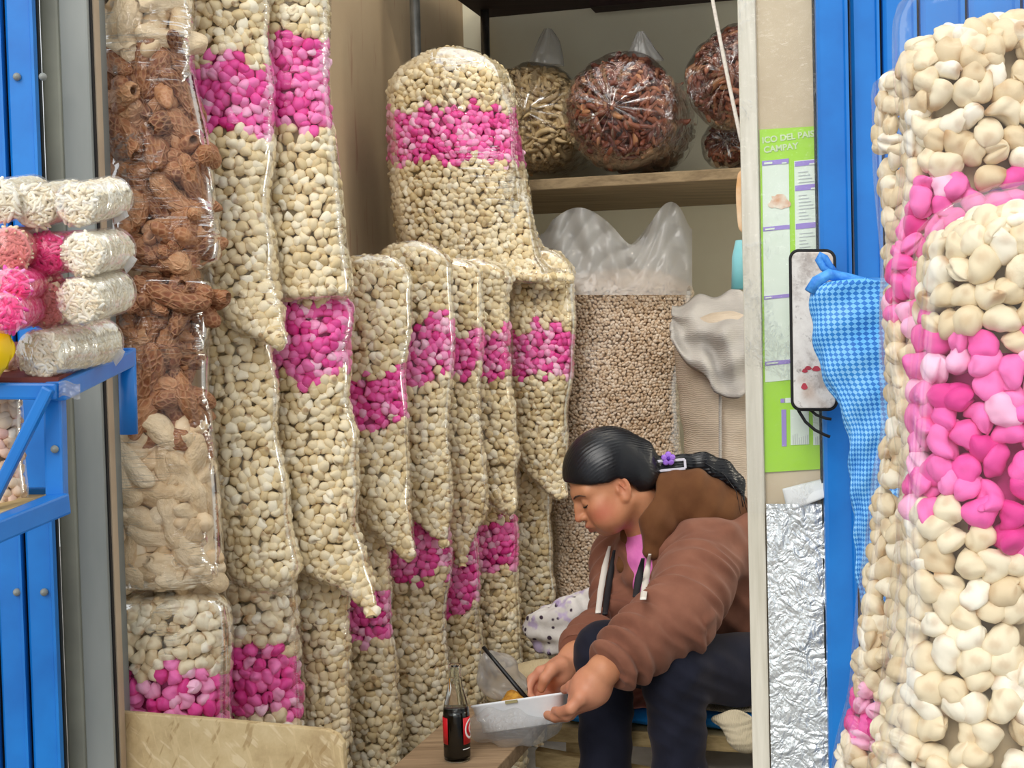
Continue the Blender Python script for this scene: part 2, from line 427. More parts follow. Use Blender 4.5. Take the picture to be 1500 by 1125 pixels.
def tan_wall():
    t = NT('tan_wall'); b = t.bsdf(None, 0.8, spec=.2)
    v = t.coords('Object', (1, 1, 1)); c = t.ramp(t.noise(v, 2.0, 5), [(.3, srgb(186, 164, 134)), (.7, srgb(168, 146, 118))])
    v2 = t.coords('Object', (26, 26, 3.0)); s = t.ramp(t.noise(v2, 1.6, 3), [(.62, (0, 0, 0, 1)), (.72, (1, 1, 1, 1))])
    t.l(t.mix(t.math('MULTIPLY', s, .35), c, srgb(140, 78, 66)), b.inputs['Base Color'])
    t.l(t.bump(t.noise(v, 60, 4), .12, .003), b.inputs['Normal']); return t.m
TANW = tan_wall()
def wood_mat(name, c1, c2, axis=0, scale=3.0, rough=.7, ring=8.0):
    t = NT(name); b = t.bsdf(None, rough, spec=.25)
    sc = [14, 14, 14]; sc[axis] = 1.0
    v = t.coords('Object', tuple(sc)); n = t.noise(v, scale, 6, .6, .8)
    v2 = t.coords('Object', tuple(q * 5 for q in sc)); n2 = t.noise(v2, scale, 3)
    f = t.math('ADD', t.math('MULTIPLY', n, .7), t.math('MULTIPLY', n2, .3))
    t.l(t.ramp(f, [(.35, c1), (.6, c2)]), b.inputs['Base Color'])
    t.l(t.bump(f, .25, .003), b.inputs['Normal']); return t.m
WOODY = wood_mat('yellow_plank', srgb(168, 142, 96), srgb(206, 180, 130))
WOODG = wood_mat('greyed_plank', srgb(128, 104, 78), srgb(176, 148, 116))
WOODD = wood_mat('dark_plank', srgb(44, 30, 30), srgb(66, 48, 46))
WOODS = wood_mat('shelf_plank', srgb(112, 94, 70), srgb(148, 128, 98))
def board_mat():
    t = NT('strand_board'); b = t.bsdf(None, .75, spec=.25)
    c = t.ramp(t.noise(t.coords('Object', (1, 1, 1)), 9, 6, .7), [(.3, srgb(172, 146, 106)), (.5, srgb(200, 176, 132)), (.7, srgb(214, 192, 150))])
    for ry, col, k in ((.9, srgb(224, 204, 166), 1), (-.5, srgb(158, 128, 84), 2), (.2, srgb(214, 190, 146), 3)):
        mp = t.n('ShaderNodeMapping'); mp.inputs['Scale'].default_value = (60, 60, 9); t.l(t.coords('Object', (1, 1, 1), (0, ry, 0)), mp.inputs[0])
        n2 = t.noise(mp.outputs[0], 1.0 + .25 * k, 2, .5, .3)
        c = t.mix(t.ramp(n2, [(.60, (0, 0, 0, 1)), (.66, (.6, .6, .6, 1))]), c, col)
    t.l(c, b.inputs['Base Color']); t.l(t.bump(n2, .2, .002), b.inputs['Normal']); return t.m
BOARD = board_mat()
# ------------------------------------------------------------------ the room
Z3 = np.array([0, 0, 1.0])
def wallbox(name, a, b, thick, h0, h1, mat, side):
    a, b = np.asarray(a, float), np.asarray(b, float); d = (b - a) / np.linalg.norm(b - a); n = np.cross(Z3, d) * side
    c = (a + b) / 2 + n * thick / 2; c[2] = (h0 + h1) / 2
    m = MB().box(c, (b - a) / 2, n * thick / 2, Z3 * (h1 - h0) / 2)
    return tag(m.build(name, mat), kind='structure')
FD = 2.12   # stall depth
tag(MB().box((0.3, 3.0, -0.05), (3.4, 0, 0), (0, 4.2, 0), (0, 0, .05)).build('floor', CONC), kind='structure')
wallbox('wall_left', ST(-.02, .02, 0), ST(-.02, FD, 0), .06, 0, 2.7, TANW, 1)
wallbox('wall_back', ST(-.02, FD, 0), ST(1.75, FD, 0), .06, 0, 2.7, WALLB, 1)
def sheet_mat():
    t = NT('translucent_sheet'); tr = t.n('ShaderNodeBsdfTranslucent'); tr.inputs[0].default_value = (.93, .93, .88, 1)
    df = t.n('ShaderNodeBsdfDiffuse'); df.inputs[0].default_value = (.8, .8, .75, 1)
    ms = t.n('ShaderNodeMixShader'); ms.inputs[0].default_value = .25; t.l(tr.outputs[0], ms.inputs[1]); t.l(df.outputs[0], ms.inputs[2]); t.l(ms.outputs[0], t.out.inputs[0]); return t.m
def sheet_wall():
    # unseen right wall, made a translucent corrugated sheet to let extra daylight in
    n = 120; G = []
    for z in (0.0, 1.3, 2.7):
        G.append([ST(1.72 + .008 * math.sin(i * 1.3), .1 + (FD - .1) * i / (n - 1), z) for i in range(n)])
    o = MB().grid(np.array(G)).build('wall_right', sheet_mat(), recalc=False); o['kind'] = 'structure'
sheet_wall()
# front wall left: grey jamb with a dark seal and beige lip
def vpost(name, x0, x1, Y, thick, mat, parent=None, z0=0.0, z1=2.5, kind=None, bevel=0.004, ymid=560):
    """vertical box covering picture columns x0..x1 at mid height, depth Y (front face)"""
    a, b = P(x0, ymid, Y), P(x1, ymid, Y)
    c = (a + b) / 2; c[1] += thick / 2; c[2] = (z0 + z1) / 2
    o = MB().box(c, ((b - a)[0] / 2, 0, 0), (0, thick / 2, 0), (0, 0, (z1 - z0) / 2)).build(name, mat, parent, bevel=bevel)
    if kind: o['kind'] = kind
    return o
vpost('trim_1', 104, 147.5, 2.14, .10, GREY, kind='structure')
vpost('trim_2', 78, 105, 2.135, .06, OLIVE, kind='structure')
vpost('trim_3', 147.5, 152.5, 2.15, .04, BLACK, kind='structure', bevel=0)
vpost('trim_4', 152.5, 157, 2.16, .03, BEIGE, kind='structure', bevel=0)
# ------------------------------------------------------------------ blue shutters
def shutter(name, xs, Y, label, rib=.012, hinge_side=None):
    """folding metal leaf made of ribbed vertical panels between picture columns"""
    c = P((xs[0][0] + xs[-1][1]) / 2, 560, Y); c[2] = 0
    root = empty(name, c, label, 'shutter', 'blue metal shutters at the stall front')
    for x0, x1 in xs:
        a, b = P(x0, 560, Y), P(x1, 560, Y)
        w = (b - a)[0]; x = a[0]
        # pressed profile: flat centre proud of two side lips
        prof = [(0, .012), (.0, .004), (.10, 0), (.86, 0), (.90, -.004), (1.0, -.004), (1.0, .012)]
        V = []; zs = (0.03, 2.5)
        for z in zs:
            for u, d in prof: V.append((x + u * w, Y + d, z))
        n = len(prof)
        F = [(i, (i + 1) % n, n + (i + 1) % n, n + i) for i in range(n)] + [tuple(range(n))[::-1], tuple(range(n, 2 * n))]
        MB().add(V, F).build('shutter_panel', BLUE, root)
    a, b = P(xs[0][0] - 1, 560, Y), P(xs[-1][1] + 1, 560, Y)
    m = MB(); m.box(((a + b)[0] / 2, Y + .022, 1.26), ((b - a)[0] / 2, 0, 0), (0, .004, 0), (0, 0, 1.22)); m.build('backing_sheet', plain('shutter_gap_' + name, srgb(40, 44, 46), None, .8), root)
    return root
s1 = shutter('folding_shutter', [(-60, -22), (-16, 22), (27, 69)], 2.09, 'blue ribbed metal shutter leaf beside the grey door jamb')
for px, py in ((24, 112), (62, 112), (24, 868), (64, 868)):
    p = P(px, py, 2.085); MB().lathe(p + np.array([0, .004, 0]), [(0, .008), (.004, .007), (.006, .003), (.006, 0)], 12, (0, -1, 0)).build('rivet', GREY, s1)
# right-hand front: plank post, poster board and shutters
def right_board():
    root = empty('post_board', P(1150, 900, 1.98) * np.array([1, 1, 0]), None)
    return root
PLANKW = wood_mat('whitewashed_plank', srgb(196, 190, 172), srgb(222, 216, 200), 2, 2.0)
CREAMB = plain('cream_board', srgb(206, 190, 160), srgb(190, 172, 142), .6, 6)
QF = P(1091, 560, 1.99); NF = np.cross(ER, Z3); NF /= np.linalg.norm(NF)
if NF[1] > 0: NF = -NF      # front-wall normal, towards the street
def E(px, py, off=0.0): return onplane(px, py, QF + NF * off, NF)
def epost(name, x0, x1, off, thick, mat, z0=0.0, z1=2.5):
    a, b = E(x0, 560, off), E(x1, 560, off); c = (a + b) / 2 - NF * thick / 2; c[2] = (z0 + z1) / 2
    o = MB().box(c, (b - a) * np.array([1, 1, 0]) / 2, NF * thick / 2, (0, 0, (z1 - z0) / 2)).build(name, mat, bevel=.003)
    o['kind'] = 'structure'; return o
epost('trim_5', 1091, 1117, 0.012, .045, PLANKW)
epost('trim_6', 1117.5, 1226, 0.0, .03, CREAMB)
s2 = shutter('folding_shutter', [(1206, 1250)], 1.93, 'narrow blue shutter leaf beside the green poster', .012)
s3 = shutter('folding_shutter', [(1256, 1296), (1303, 1350), (1358, 1420), (1428, 1500), (1508, 1580)], 1.955, 'wide blue shutter leaf behind the large corn bags', .012)
# ------------------------------------------------------------------ shelf unit at the back
sh = empty('storage_shelf', ST(.8, 1.6, 0), 'wooden shelf with metal posts on the back wall above the grain sack', 'shelf')
zS = 1.455
def stbox(s0, s1, t0, t1, z0, z1):
    return MB().hexa([ST(s0, t0, z0), ST(s1, t0, z0), ST(s1, t1, z0), ST(s0, t1, z0), ST(s0, t0, z1), ST(s1, t0, z1), ST(s1, t1, z1), ST(s0, t1, z1)])
stbox(.06, 1.66, 1.42, 2.10, zS - .028, zS).build('shelf_board', WOODS, sh, bevel=.003)
stbox(.05, 1.66, 1.36, 2.10, 2.045, 2.085).build('upper_shelf_board', WOODD, sh, bevel=.003)
stbox(.42, 1.66, 1.98, 2.06, 2.02, 2.044).build('shelf_batten', WOODD, sh)
STEEL = plain('galvanised_tube', srgb(150, 150, 146), srgb(110, 110, 108), .35, 14, metal=.8)
for (px, Y) in ((609, 3.62), (711, 4.2)):
    p = P(px, 60, Y); q = p.copy(); p[2] = 2.05; q[2] = 0.0
    MB().tube([q, q * .5 + p * .5, p], .014, 14).build('shelf_post', STEEL, sh)
p = ST(1.6, 1.45, 0); MB().tube([p, p + Z3 * 2.05], .014, 12).build('shelf_post', STEEL, sh)
p = ST(1.6, 2.05, 0); MB().tube([p, p + Z3 * 2.05], .014, 12).build('shelf_post', STEEL, sh)
# ------------------------------------------------------------------ bags of puffed corn
def corn_bag(name, rows, Y, label, group, size=.0205, pink=None, mat='corn', ratio=.75, variants=None, film='film', seed=0, capt=.35, capb=.35,
             filmrows=None, maxrow=1240, cat='bag', wob=.006, lean=0.0, n_parts=0, offs=.30, kname='puffed_corn', tip=None, scale3=(1, 1, 1)):
    rng = np.random.default_rng(1000 + seed)
    T = px_tube(rows, Y, ratio, capt=capt, capb=capb, lean=lean).wobble(wob, 22, seed)
    base = T.C[-1].copy()
    root = empty(name, base, label, cat, group)
    variants = variants or KV_LO
    step = size * .80
    pos, nor, row = T.scatter(step, rng, back=-.30)
    k = row < maxrow; pos, nor, row = pos[k], nor[k], row[k]
    big = variants is KV_HI
    pos = pos - nor * (rng.uniform(*((.55, .95) if big else (.62, 1.0)), len(pos)) * size * .5)[:, None]
    sz = size * .5 * (rng.uniform(.88, 1.14, len(pos)) if big else rng.uniform(.98, 1.30, len(pos)))
    R = np.where((rng.random(len(pos)) < .75)[:, None, None], flat_rots(nor, rng), rand_rots(len(pos), rng))
    def band(p, rw):
        if pink is None: return np.zeros(len(p), bool)
        w = 9 * np.sin(p[:, 0] * 55 + seed) + 7 * np.sin(p[:, 0] * 120 + 2 * seed)
        w = w * (Y and min(2.2 / Y, 2.0)) + (pink[2] if len(pink) > 2 else 0) * (p[:, 0] - T.C[:, 0].mean()) * FPX / Y
        return (rw + w > pink[0]) & (rw + w < pink[1])
    isp = band(pos + RNG.normal(scale=.004, size=pos.shape), row + rng.normal(scale=4, size=len(row)))
    # core
    cf = T.faces(); cv = T.surf(-size * 1.0)
    rowv = np.repeat(T.row, T.nu); bm = band(cv, rowv); fp = bm[cf].mean(axis=1) > .5
    def build(sel, fsel, m, nm):
        used = cf[fsel]; ids, inv = np.unique(used, return_inverse=True)
        A = np.zeros((len(ids), 3)); A[:, 0] = .10
        ex = (cv[ids], inv.reshape(-1, 4), A) if len(ids) else None
        idx = np.nonzero(sel)[0]
        if n_parts and len(idx) > n_parts * .3:
            # the ones that show largest become parts of their own
            view = CAM - pos[idx]; dist = np.linalg.norm(view, axis=1); vis = np.sum(nor[idx] * view, axis=1) / dist
            px, py = zip(*[pix(p) for p in pos[idx]]); px, py = np.array(px), np.array(py)
            inside = (px > 5) & (px < 1495) & (py > 5) & (py < 1120) & (vis > .2)
            order = idx[np.argsort(-(vis * inside))][:n_parts]; order = order[:int(inside.sum())]
        else: order = np.array([], int)
        rest = np.setdiff1d(idx, order)
        V, F, AA = scatter_mesh(pos[rest], R[rest], sz[rest], variants, rng, ex)
        o = link(nm, np_mesh(nm, V, F, AA), MAT[m], root); o['kind'] = 'stuff'
        if len(order):
            vm = part_variants(nm[:-4] + 'corn_kernel' if False else kn[m], variants, MAT[m])
            for i in order:
                ko = bpy.data.objects.new(kn[m], vm[rng.integers(0, len(vm))]); COL.objects.link(ko)
                ko.parent = root
                Mx = Matrix([[*(R[i][r] * sz[i]), pos[i][r] - base[r]] for r in range(3)] + [[0, 0, 0, 1]])
                ko.matrix_basis = Mx
    kn = {'corn': 'corn_kernel', 'giant': 'corn_kernel', 'pink': 'pink_corn_kernel', 'raw': 'grain'}
    build(~isp, ~fp, mat, kname)
    if pink is not None and isp.any(): build(isp, fp, 'pink', 'pink_' + kname)
    # film
    if film:
        FT = px_tube(filmrows or rows, Y - .003, ratio, capt=capt, capb=capb, lean=lean).wobble(wob, 22, seed)
        fo = link('plastic_film', np_mesh('plastic_film', FT.surf(size * .10 + .001), FT.faces()), MAT[film], root)
    if tip:
        film_tuft(root, *tip)
    return root
_PV = {}
def part_variants(nm, variants, m):
    key = (nm, m.name)
    if key not in _PV:
        out = []
        r = np.random.default_rng(5)
        for (W, q, t, br) in variants:
            for rr in (r.random() * .6, .4 + r.random() * .6):
                A = np.zeros((len(W), 3)); A[:, 0] = rr; A[:, 1] = br
                me = np_mesh(nm, W, [q, t], A); me.materials.append(m); out.append(me)
        _PV[key] = out
    return _PV[key]
def film_tuft(root, pts, Y, mat='film_grey', r0=.012, r1=.035, flat=.35, seed=3):
    """gathered neck of film: flattened pleated fan along picture points"""
    rng = np.random.default_rng(seed)
    Q = np.array([P(x, y, Y) for x, y in pts]); n = 14
    t = np.linspace(0, 1, n); k = np.linspace(0, 1, len(Q))
    C = np.stack([np.interp(t, k, Q[:, i]) for i in range(3)], 1)
    V = []; ns = 28
    d = C[-1] - C[0]; d /= np.linalg.norm(d); side = np.cross(d, [0, 1, 0]); side /= np.linalg.norm(side)
    for i in range(n):
        r = r0 + (r1 - r0) * t[i]
        for j in range(ns):
            a = 2 * math.pi * j / ns; pl = 1 + .28 * math.sin(7 * a + 2 * t[i]) * (0.3 + t[i])
            V.append(C[i] + side * math.cos(a) * r * pl + np.array([0, 1, 0]) * math.sin(a) * r * flat * pl)
    F = [(i * ns + j, i * ns + (j + 1) % ns, (i + 1) * ns + (j + 1) % ns, (i + 1) * ns + j) for i in range(n - 1) for j in range(ns)]
    return MB().add(V, F, True).build('tied_film_end', MAT[mat], root)
GU, GL, GF = 'upper bags of puffed corn along the left wall', 'lower bags of puffed corn along the left wall', 'big bags of giant puffed corn at the stall front'
N = 'corn_bag'
# giant corn at the foot of the brown puff column
corn_bag(N, [(864, 165, 318), (890, 158, 328), (960, 160, 336), (1060, 165, 342), (1200, 168, 342), (1390, 170, 340)], 2.24, 'clear bag of large puffed corn with a pink band under the pale shell puffs', GL, .029, (968, 1052), 'giant', .7, KV_HI, 'film_crisp', 1, .15, .1)
corn_bag(N, [(838, 322, 424), (880, 322, 436), (960, 322, 444), (1060, 325, 446), (1200, 330, 446), (1370, 330, 446)], 2.42, 'clear bag of large puffed corn with a pink band, second from the grey door jamb', GL, .029, (948, 1040), 'giant', .75, KV_HI, 'film', 2, .15, .1)
# second column
corn_bag(N, [(-90, 270, 384), (0, 272, 390), (100, 278, 394), (300, 292, 400), (400, 298, 408), (470, 330, 417), (508, 404, 418)], 2.38, 'tall corn bag with a pink band near its top, beside the brown shell puffs', GU, .0215, (92, 196), seed=3, capb=.1)
corn_bag(N, [(425, 285, 398), (480, 292, 402), (600, 302, 410), (750, 310, 425), (835, 318, 437), (868, 330, 430)], 2.40, 'plain cream corn bag with no pink band beside the pale shell puffs', GL, .0215, None, seed=4)
# third column
corn_bag(N, [(-90, 368, 468), (0, 372, 474), (100, 376, 477), (250, 380, 492), (350, 388, 502), (410, 398, 514), (445, 410, 518)], 2.46, 'tall corn bag with a pink band near its top, last before the bare tan wall', GU, .0215, (62, 192), seed=5, capb=.15)
corn_bag(N, [(415, 392, 508), (450, 390, 517), (550, 392, 516), (650, 400, 519), (750, 405, 526), (820, 425, 535), (860, 490, 547), (892, 536, 551)], 2.50, 'tall corn bag with the deepest pink band at its top and a pointed foot', GL, .0215, (428, 552), seed=6, capb=.05)
corn_bag(N, [(815, 428, 512), (900, 434, 512), (1000, 438, 513), (1100, 446, 518), (1250, 450, 525), (1330, 450, 525)], 2.56, 'plain cream corn bag standing behind the plywood board', GL, .0215, None, seed=7)
# fourth
corn_bag(N, [(372, 492, 590), (410, 492, 602), (500, 494, 602), (560, 496, 596), (620, 498, 592), (700, 502, 600), (760, 530, 605), (820, 592, 608)], 2.70, 'corn bag with the lowest pink band of the upper row', GU, .0205, (550, 622), seed=8, capb=.05, ratio=.6)
corn_bag(N, [(765, 498, 572), (870, 502, 573), (1000, 505, 580), (1100, 508, 592), (1260, 510, 600), (1290, 512, 598)], 2.74, 'corn bag with a dark pink band low down by the pointed corner', GL, .0205, (866, 930), seed=9, ratio=.6)
# fifth
corn_bag(N, [(358, 548, 655), (390, 550, 662), (480, 560, 662), (560, 566, 660), (680, 570, 659), (745, 590, 660), (795, 640, 658)], 2.86, 'upper row corn bag standing just behind the one with the lowest pink band', GU, .0205, (474, 560, .25), seed=10, capb=.05, ratio=.6)
corn_bag(N, [(738, 552, 652), (800, 556, 660), (900, 556, 656), (1000, 560, 664), (1100, 566, 668), (1240, 568, 668)], 2.90, 'corn bag with a tall pink band at its top right of a pointed corner', GL, .0205, (752, 842), seed=11, ratio=.6)
# sixth
corn_bag(N, [(372, 612, 700), (400, 614, 705), (550, 620, 704), (650, 625, 708), (740, 640, 710), (820, 668, 684)], 3.02, 'narrow upper corn bag with a pink band, third from the tall grain sack', GU, .0205, (490, 548), seed=12, capb=.05, ratio=.6)
corn_bag(N, [(765, 606, 698), (850, 610, 702), (950, 612, 707), (1050, 614, 712), (1200, 616, 715)], 3.06, 'corn bag with the lowest hanging pink band behind the bottle', GL, .0205, (796, 890), seed=13, ratio=.6)
# seventh
corn_bag(N, [(378, 662, 745), (410, 664, 750), (500, 668, 748), (650, 672, 757), (705, 690, 758), (752, 738, 753)], 3.18, 'narrow corn bag with a pink band, next but one to the tall grain sack', GU, .0205, (480, 550), seed=14, capb=.05, ratio=.6)
corn_bag(N, [(728, 652, 750), (830, 656, 755), (950, 660, 766), (1050, 662, 772), (1160, 664, 775)], 3.22, 'corn bag with a pink block at its top beside the plain lower bag', GL, .0205, (762, 830), seed=15, ratio=.6)
# eighth
corn_bag(N, [(366, 752, 830), (410, 746, 846), (480, 744, 842), (550, 742, 838), (640, 745, 832), (685, 762, 831), (730, 816, 830)], 3.37, 'corn bag with a pink band leaning against the tall grain sack', GU, .0205, (482, 548), seed=16, capb=.05, ratio=.6, film='film_crisp')
corn_bag(N, [(672, 722, 802), (750, 722, 808), (850, 722, 812), (960, 722, 800), (1060, 722, 800), (1130, 722, 800)], 3.44, 'plain lower corn bag beside the tall grain sack', GL, .0205, None, seed=17, ratio=.6)
# the big one on top
corn_bag(N, [(70, 585, 728), (110, 569, 750), (180, 568, 758), (260, 573, 768), (330, 582, 786), (375, 592, 806), (400, 640, 830), (416, 790, 838)], 3.32, 'biggest corn bag with a broad pink band, on top of the upper row', 'top corn bag', .0205, (166, 242), seed=18, capb=.05, ratio=.65, film='film_crisp')
# giant corn bags in front
A_rows = [(92, 1295, 1420), (130, 1282, 1450), (300, 1286, 1480), (500, 1298, 1500), (620, 1298, 1500), (700, 1284, 1500), (900, 1262, 1500), (1000, 1246, 1500), (1125, 1226, 1500), (1330, 1218, 1500), (1430, 1240, 1480)]
corn_bag(N, A_rows, 1.34, 'slumping bag of giant puffed corn next to the blue net sack', GF, .0255, (1012, 1086), 'giant', .6, KV_HI, 'film_soft', 21, .2, .1, n_parts=100, maxrow=1500, wob=.004)
B_rows = [(20, 1345, 1600), (60, 1320, 1640), (150, 1316, 1655), (300, 1314, 1660), (400, 1308, 1660), (520, 1306, 1662), (700, 1322, 1665), (900, 1308, 1670), (1125, 1290, 1680), (1400, 1280, 1680), (1580, 1284, 1676), (1625, 1300, 1660)]
bb = corn_bag(N, B_rows, 1.14, 'bag of giant puffed corn with a loose film top, behind the nearest one', GF, .0255, (286, 512, -.28), 'giant', .5, KV_HI, 'film_soft', 22, .2, .1, n_parts=100, maxrow=1500, wob=.004,
         filmrows=[(-70, 1400, 1560), (-30, 1352, 1600), (20, 1322, 1630)] + B_rows[1:])
C_rows = [(282, 1450, 1690), (310, 1395, 1760), (360, 1360, 1790), (500, 1352, 1800), (650, 1346, 1805), (750, 1330, 1810), (860, 1322, 1815), (1000, 1298, 1820), (1125, 1284, 1830), (1400, 1270, 1840), (1800, 1275, 1830), (1865, 1300, 1810)]
corn_bag(N, C_rows, .93, 'nearest bag of giant puffed corn with a wide bright pink band', GF, .0245, (500, 765, -.05), 'giant', .6, KV_HI, 'film_soft', 23, .2, .1, n_parts=100, maxrow=1700, wob=.004,
         filmrows=[(262, 1450, 1690), (290, 1395, 1760), (345, 1356, 1790)] + C_rows[3:])
# table under the front bags
tb = empty('display_table', P(1500, 1125, 1.2) * np.array([1, 1, 0]) + np.array([.05, .05, 0]), 'blue table under the giant corn bags', 'table')
x0, x1, y0, y1 = .24, .62, .90, 1.62
zt = .365
MB().box(((x0 + x1) / 2, (y0 + y1) / 2, zt - .02), ((x1 - x0) / 2 + .06, 0, 0), (0, (y1 - y0) / 2, 0), (0, 0, .02)).build('table_top', WOODG, tb)
for X in (x0, x1 + .0):
    for Y in (y0 + .05, y1 - .05):
        MB().box((X, Y, (zt - .04) / 2), (.02, 0, 0), (0, .02, 0), (0, 0, (zt - .04) / 2)).build('leg', BLUE, tb)
# ------------------------------------------------------------------ shell-shaped puffs, brown and pale
def puff_variant(seed, net=True):
    r = np.random.default_rng(seed)
    V, q, t = pole_sphere(26, 26)
    x, y, z = V.T; ang = np.arctan2(z, y)
    rad = .36 * (1 - np.abs(x) ** 3.2) ** .5 * (1 - (.10 + .16 * r.random()) * np.exp(-((x - .1 * r.normal()) / .33) ** 2))
    if net:
        rad = rad * (1 + .05 * np.sin(9 * ang + 1.2 * np.sin(5 * x + r.random() * 6)) + .045 * np.sin(17 * x + 1.5 * np.sin(3 * ang)))
    else:
        rad = rad * (1 + .07 * np.sin(4 * ang + 3 * x + r.random() * 6) + .06 * np.sin(7 * x + 2 * ang + r.random() * 6))
    W = np.stack([x, np.cos(ang) * rad, np.sin(ang) * rad * (.82 + .2 * r.random())], 1)
    b = (.25 * r.normal()); W[:, 1] += b * (x * x - .4)
    tw = .4 * r.normal() * x; c, s_ = np.cos(tw), np.sin(tw)
    W[:, 1], W[:, 2] = W[:, 1] * c - W[:, 2] * s_, W[:, 1] * s_ + W[:, 2] * c
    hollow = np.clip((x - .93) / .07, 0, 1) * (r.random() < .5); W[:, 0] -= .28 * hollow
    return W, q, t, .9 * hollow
def puff_mat(name, stops, line, lfac, sc=(3.2, 6, 6), lo=.0, hi=.24, fs=1.0):
    t = NT(name); sc = tuple(q * fs for q in sc); b = t.bsdf(None, .5, spec=.4)
    v = t.coords('Object', sc)
    vo = t.n('ShaderNodeTexVoronoi', feature='DISTANCE_TO_EDGE'); vo.inputs['Scale'].default_value = 1.5
    t.l(t.mix(.22, v, t.n('ShaderNodeTexNoise', _Scale=2.0).outputs['Color']), vo.inputs['Vector'])
    at = t.n('ShaderNodeVertexColor', layer_name='kc'); sp = t.n('ShaderNodeSeparateColor'); t.l(at.outputs[0], sp.inputs[0])
    nz = t.noise(v, .8, 4)
    base = t.ramp(t.math('ADD', t.math('MULTIPLY', nz, .55), t.math('MULTIPLY', sp.outputs[0], .45)), stops)
    e = t.ramp(vo.outputs['Distance'], [(lo, (1, 1, 1, 1)), (hi, (0, 0, 0, 1))])
    c = t.mix(t.math('MULTIPLY', e, lfac), base, line) if lfac > 0 else base
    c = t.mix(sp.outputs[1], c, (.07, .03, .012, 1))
    t.l(c, b.inputs['Base Color'])
    n2 = t.noise(v, 1.6, 5, .6)
    t.l(t.bump(t.math('ADD', t.math('MULTIPLY', e, .5 if lfac > 0 else .0), t.math('MULTIPLY', n2, .6 if lfac > 0 else 1.3)), .4, .04 / fs), b.inputs['Normal']); return t.m
MAT['puff_brown'] = puff_mat('roasted_shell_puff', [(.2, (.085, .022, .008, 1)), (.42, (.22, .070, .026, 1)), (.66, (.42, .18, .075, 1)), (.9, (.66, .42, .24, 1))], (.56, .31, .16, 1), .5)
MAT['puff_tan'] = puff_mat('pale_shell_puff', [(.2, (.60, .41, .22, 1)), (.45, (.76, .58, .36, 1)), (.75, (.86, .70, .48, 1)), (.95, (.90, .79, .60, 1))], (.6, .4, .2, 1), 0.0, (2, 4, 4))
# the merged filling lies in scene coordinates, so its pattern is scaled to the same size
MAT['puff_brown_f'] = puff_mat('roasted_shell_puff_filling', [(.2, (.085, .022, .008, 1)), (.42, (.22, .070, .026, 1)), (.66, (.42, .18, .075, 1)), (.9, (.66, .42, .24, 1))], (.56, .31, .16, 1), .5, (5, 5, 5), fs=18.0)
MAT['puff_tan_f'] = puff_mat('pale_shell_puff_filling', [(.2, (.60, .41, .22, 1)), (.45, (.76, .58, .36, 1)), (.75, (.86, .70, .48, 1)), (.95, (.90, .79, .60, 1))], (.6, .4, .2, 1), 0.0, (3, 3, 3), fs=18.0)
PB = [puff_variant(400 + i) for i in range(9)]; PT = [puff_variant(450 + i, False) for i in range(9)]
def puff_bag(rows, Y, label, split, first, seed, size=.057):
    rng = np.random.default_rng(seed)
    T = px_tube(rows, Y, .6, capt=.15, capb=.15).wobble(.006, 18, seed)
    base = T.C[-1].copy(); root = empty('puff_bag', base, label, 'bag', 'bags of shell-shaped puffs by the door jamb')
    names = {0: ('brown_shell_puff', 'puff_brown', PB), 1: ('pale_shell_puff', 'puff_tan', PT)}
    cf = T.faces(); cv = T.surf(-.042); rowv = np.repeat(T.row, T.nu)
    for which in (0, 1):
        nm, mt, var = names[which]
        inb = lambda rw: (rw < split) == (first == which)
        vm = part_variants(nm, var, MAT[mt])
        # deeper filling
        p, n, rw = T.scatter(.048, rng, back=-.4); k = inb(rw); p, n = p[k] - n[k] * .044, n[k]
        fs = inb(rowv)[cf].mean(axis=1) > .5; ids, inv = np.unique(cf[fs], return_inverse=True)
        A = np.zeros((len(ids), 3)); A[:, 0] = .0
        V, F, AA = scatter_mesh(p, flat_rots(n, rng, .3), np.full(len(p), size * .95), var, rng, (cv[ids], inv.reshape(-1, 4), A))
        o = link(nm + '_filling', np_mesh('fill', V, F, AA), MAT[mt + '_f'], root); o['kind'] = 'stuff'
        # the puffs against the film
        p, n, rw = T.scatter(.050, rng, back=-.1, jit=.33); k = inb(rw + rng.normal(scale=5, size=len(rw))); p, n = p[k], n[k]
        p = p - n * rng.uniform(.019, .030, len(p))[:, None]; R = flat_rots(n, rng, .22)
        view = CAM - p; vis = np.sum(n * view, axis=1) / np.linalg.norm(view, axis=1); order = np.argsort(-vis)
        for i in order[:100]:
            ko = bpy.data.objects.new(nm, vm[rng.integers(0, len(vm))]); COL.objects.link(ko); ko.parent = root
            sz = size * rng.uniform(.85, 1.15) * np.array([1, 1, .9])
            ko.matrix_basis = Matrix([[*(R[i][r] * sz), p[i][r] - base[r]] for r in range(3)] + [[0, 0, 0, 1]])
    FT = px_tube(rows, Y - .004, .6, capt=.15, capb=.15).wobble(.006, 18, seed)
    link('plastic_film', np_mesh('plastic_film', FT.surf(.004), FT.faces()), MAT['film_puff'], root)
    return root
puff_bag([(-110, 140, 268), (0, 136, 274), (100, 136, 282), (200, 140, 297), (300, 148, 311), (360, 160, 322), (404, 170, 312)], 2.24, 'clear bag of brown net-patterned shell puffs, pale ones only at its top', 60, 1, 1)
puff_bag([(402, 172, 312), (440, 150, 304), (550, 148, 303), (640, 150, 311), (750, 152, 320), (830, 155, 327), (868, 165, 322)], 2.24, 'clear bag holding brown shell puffs above pale shell puffs', 632, 0, 2)
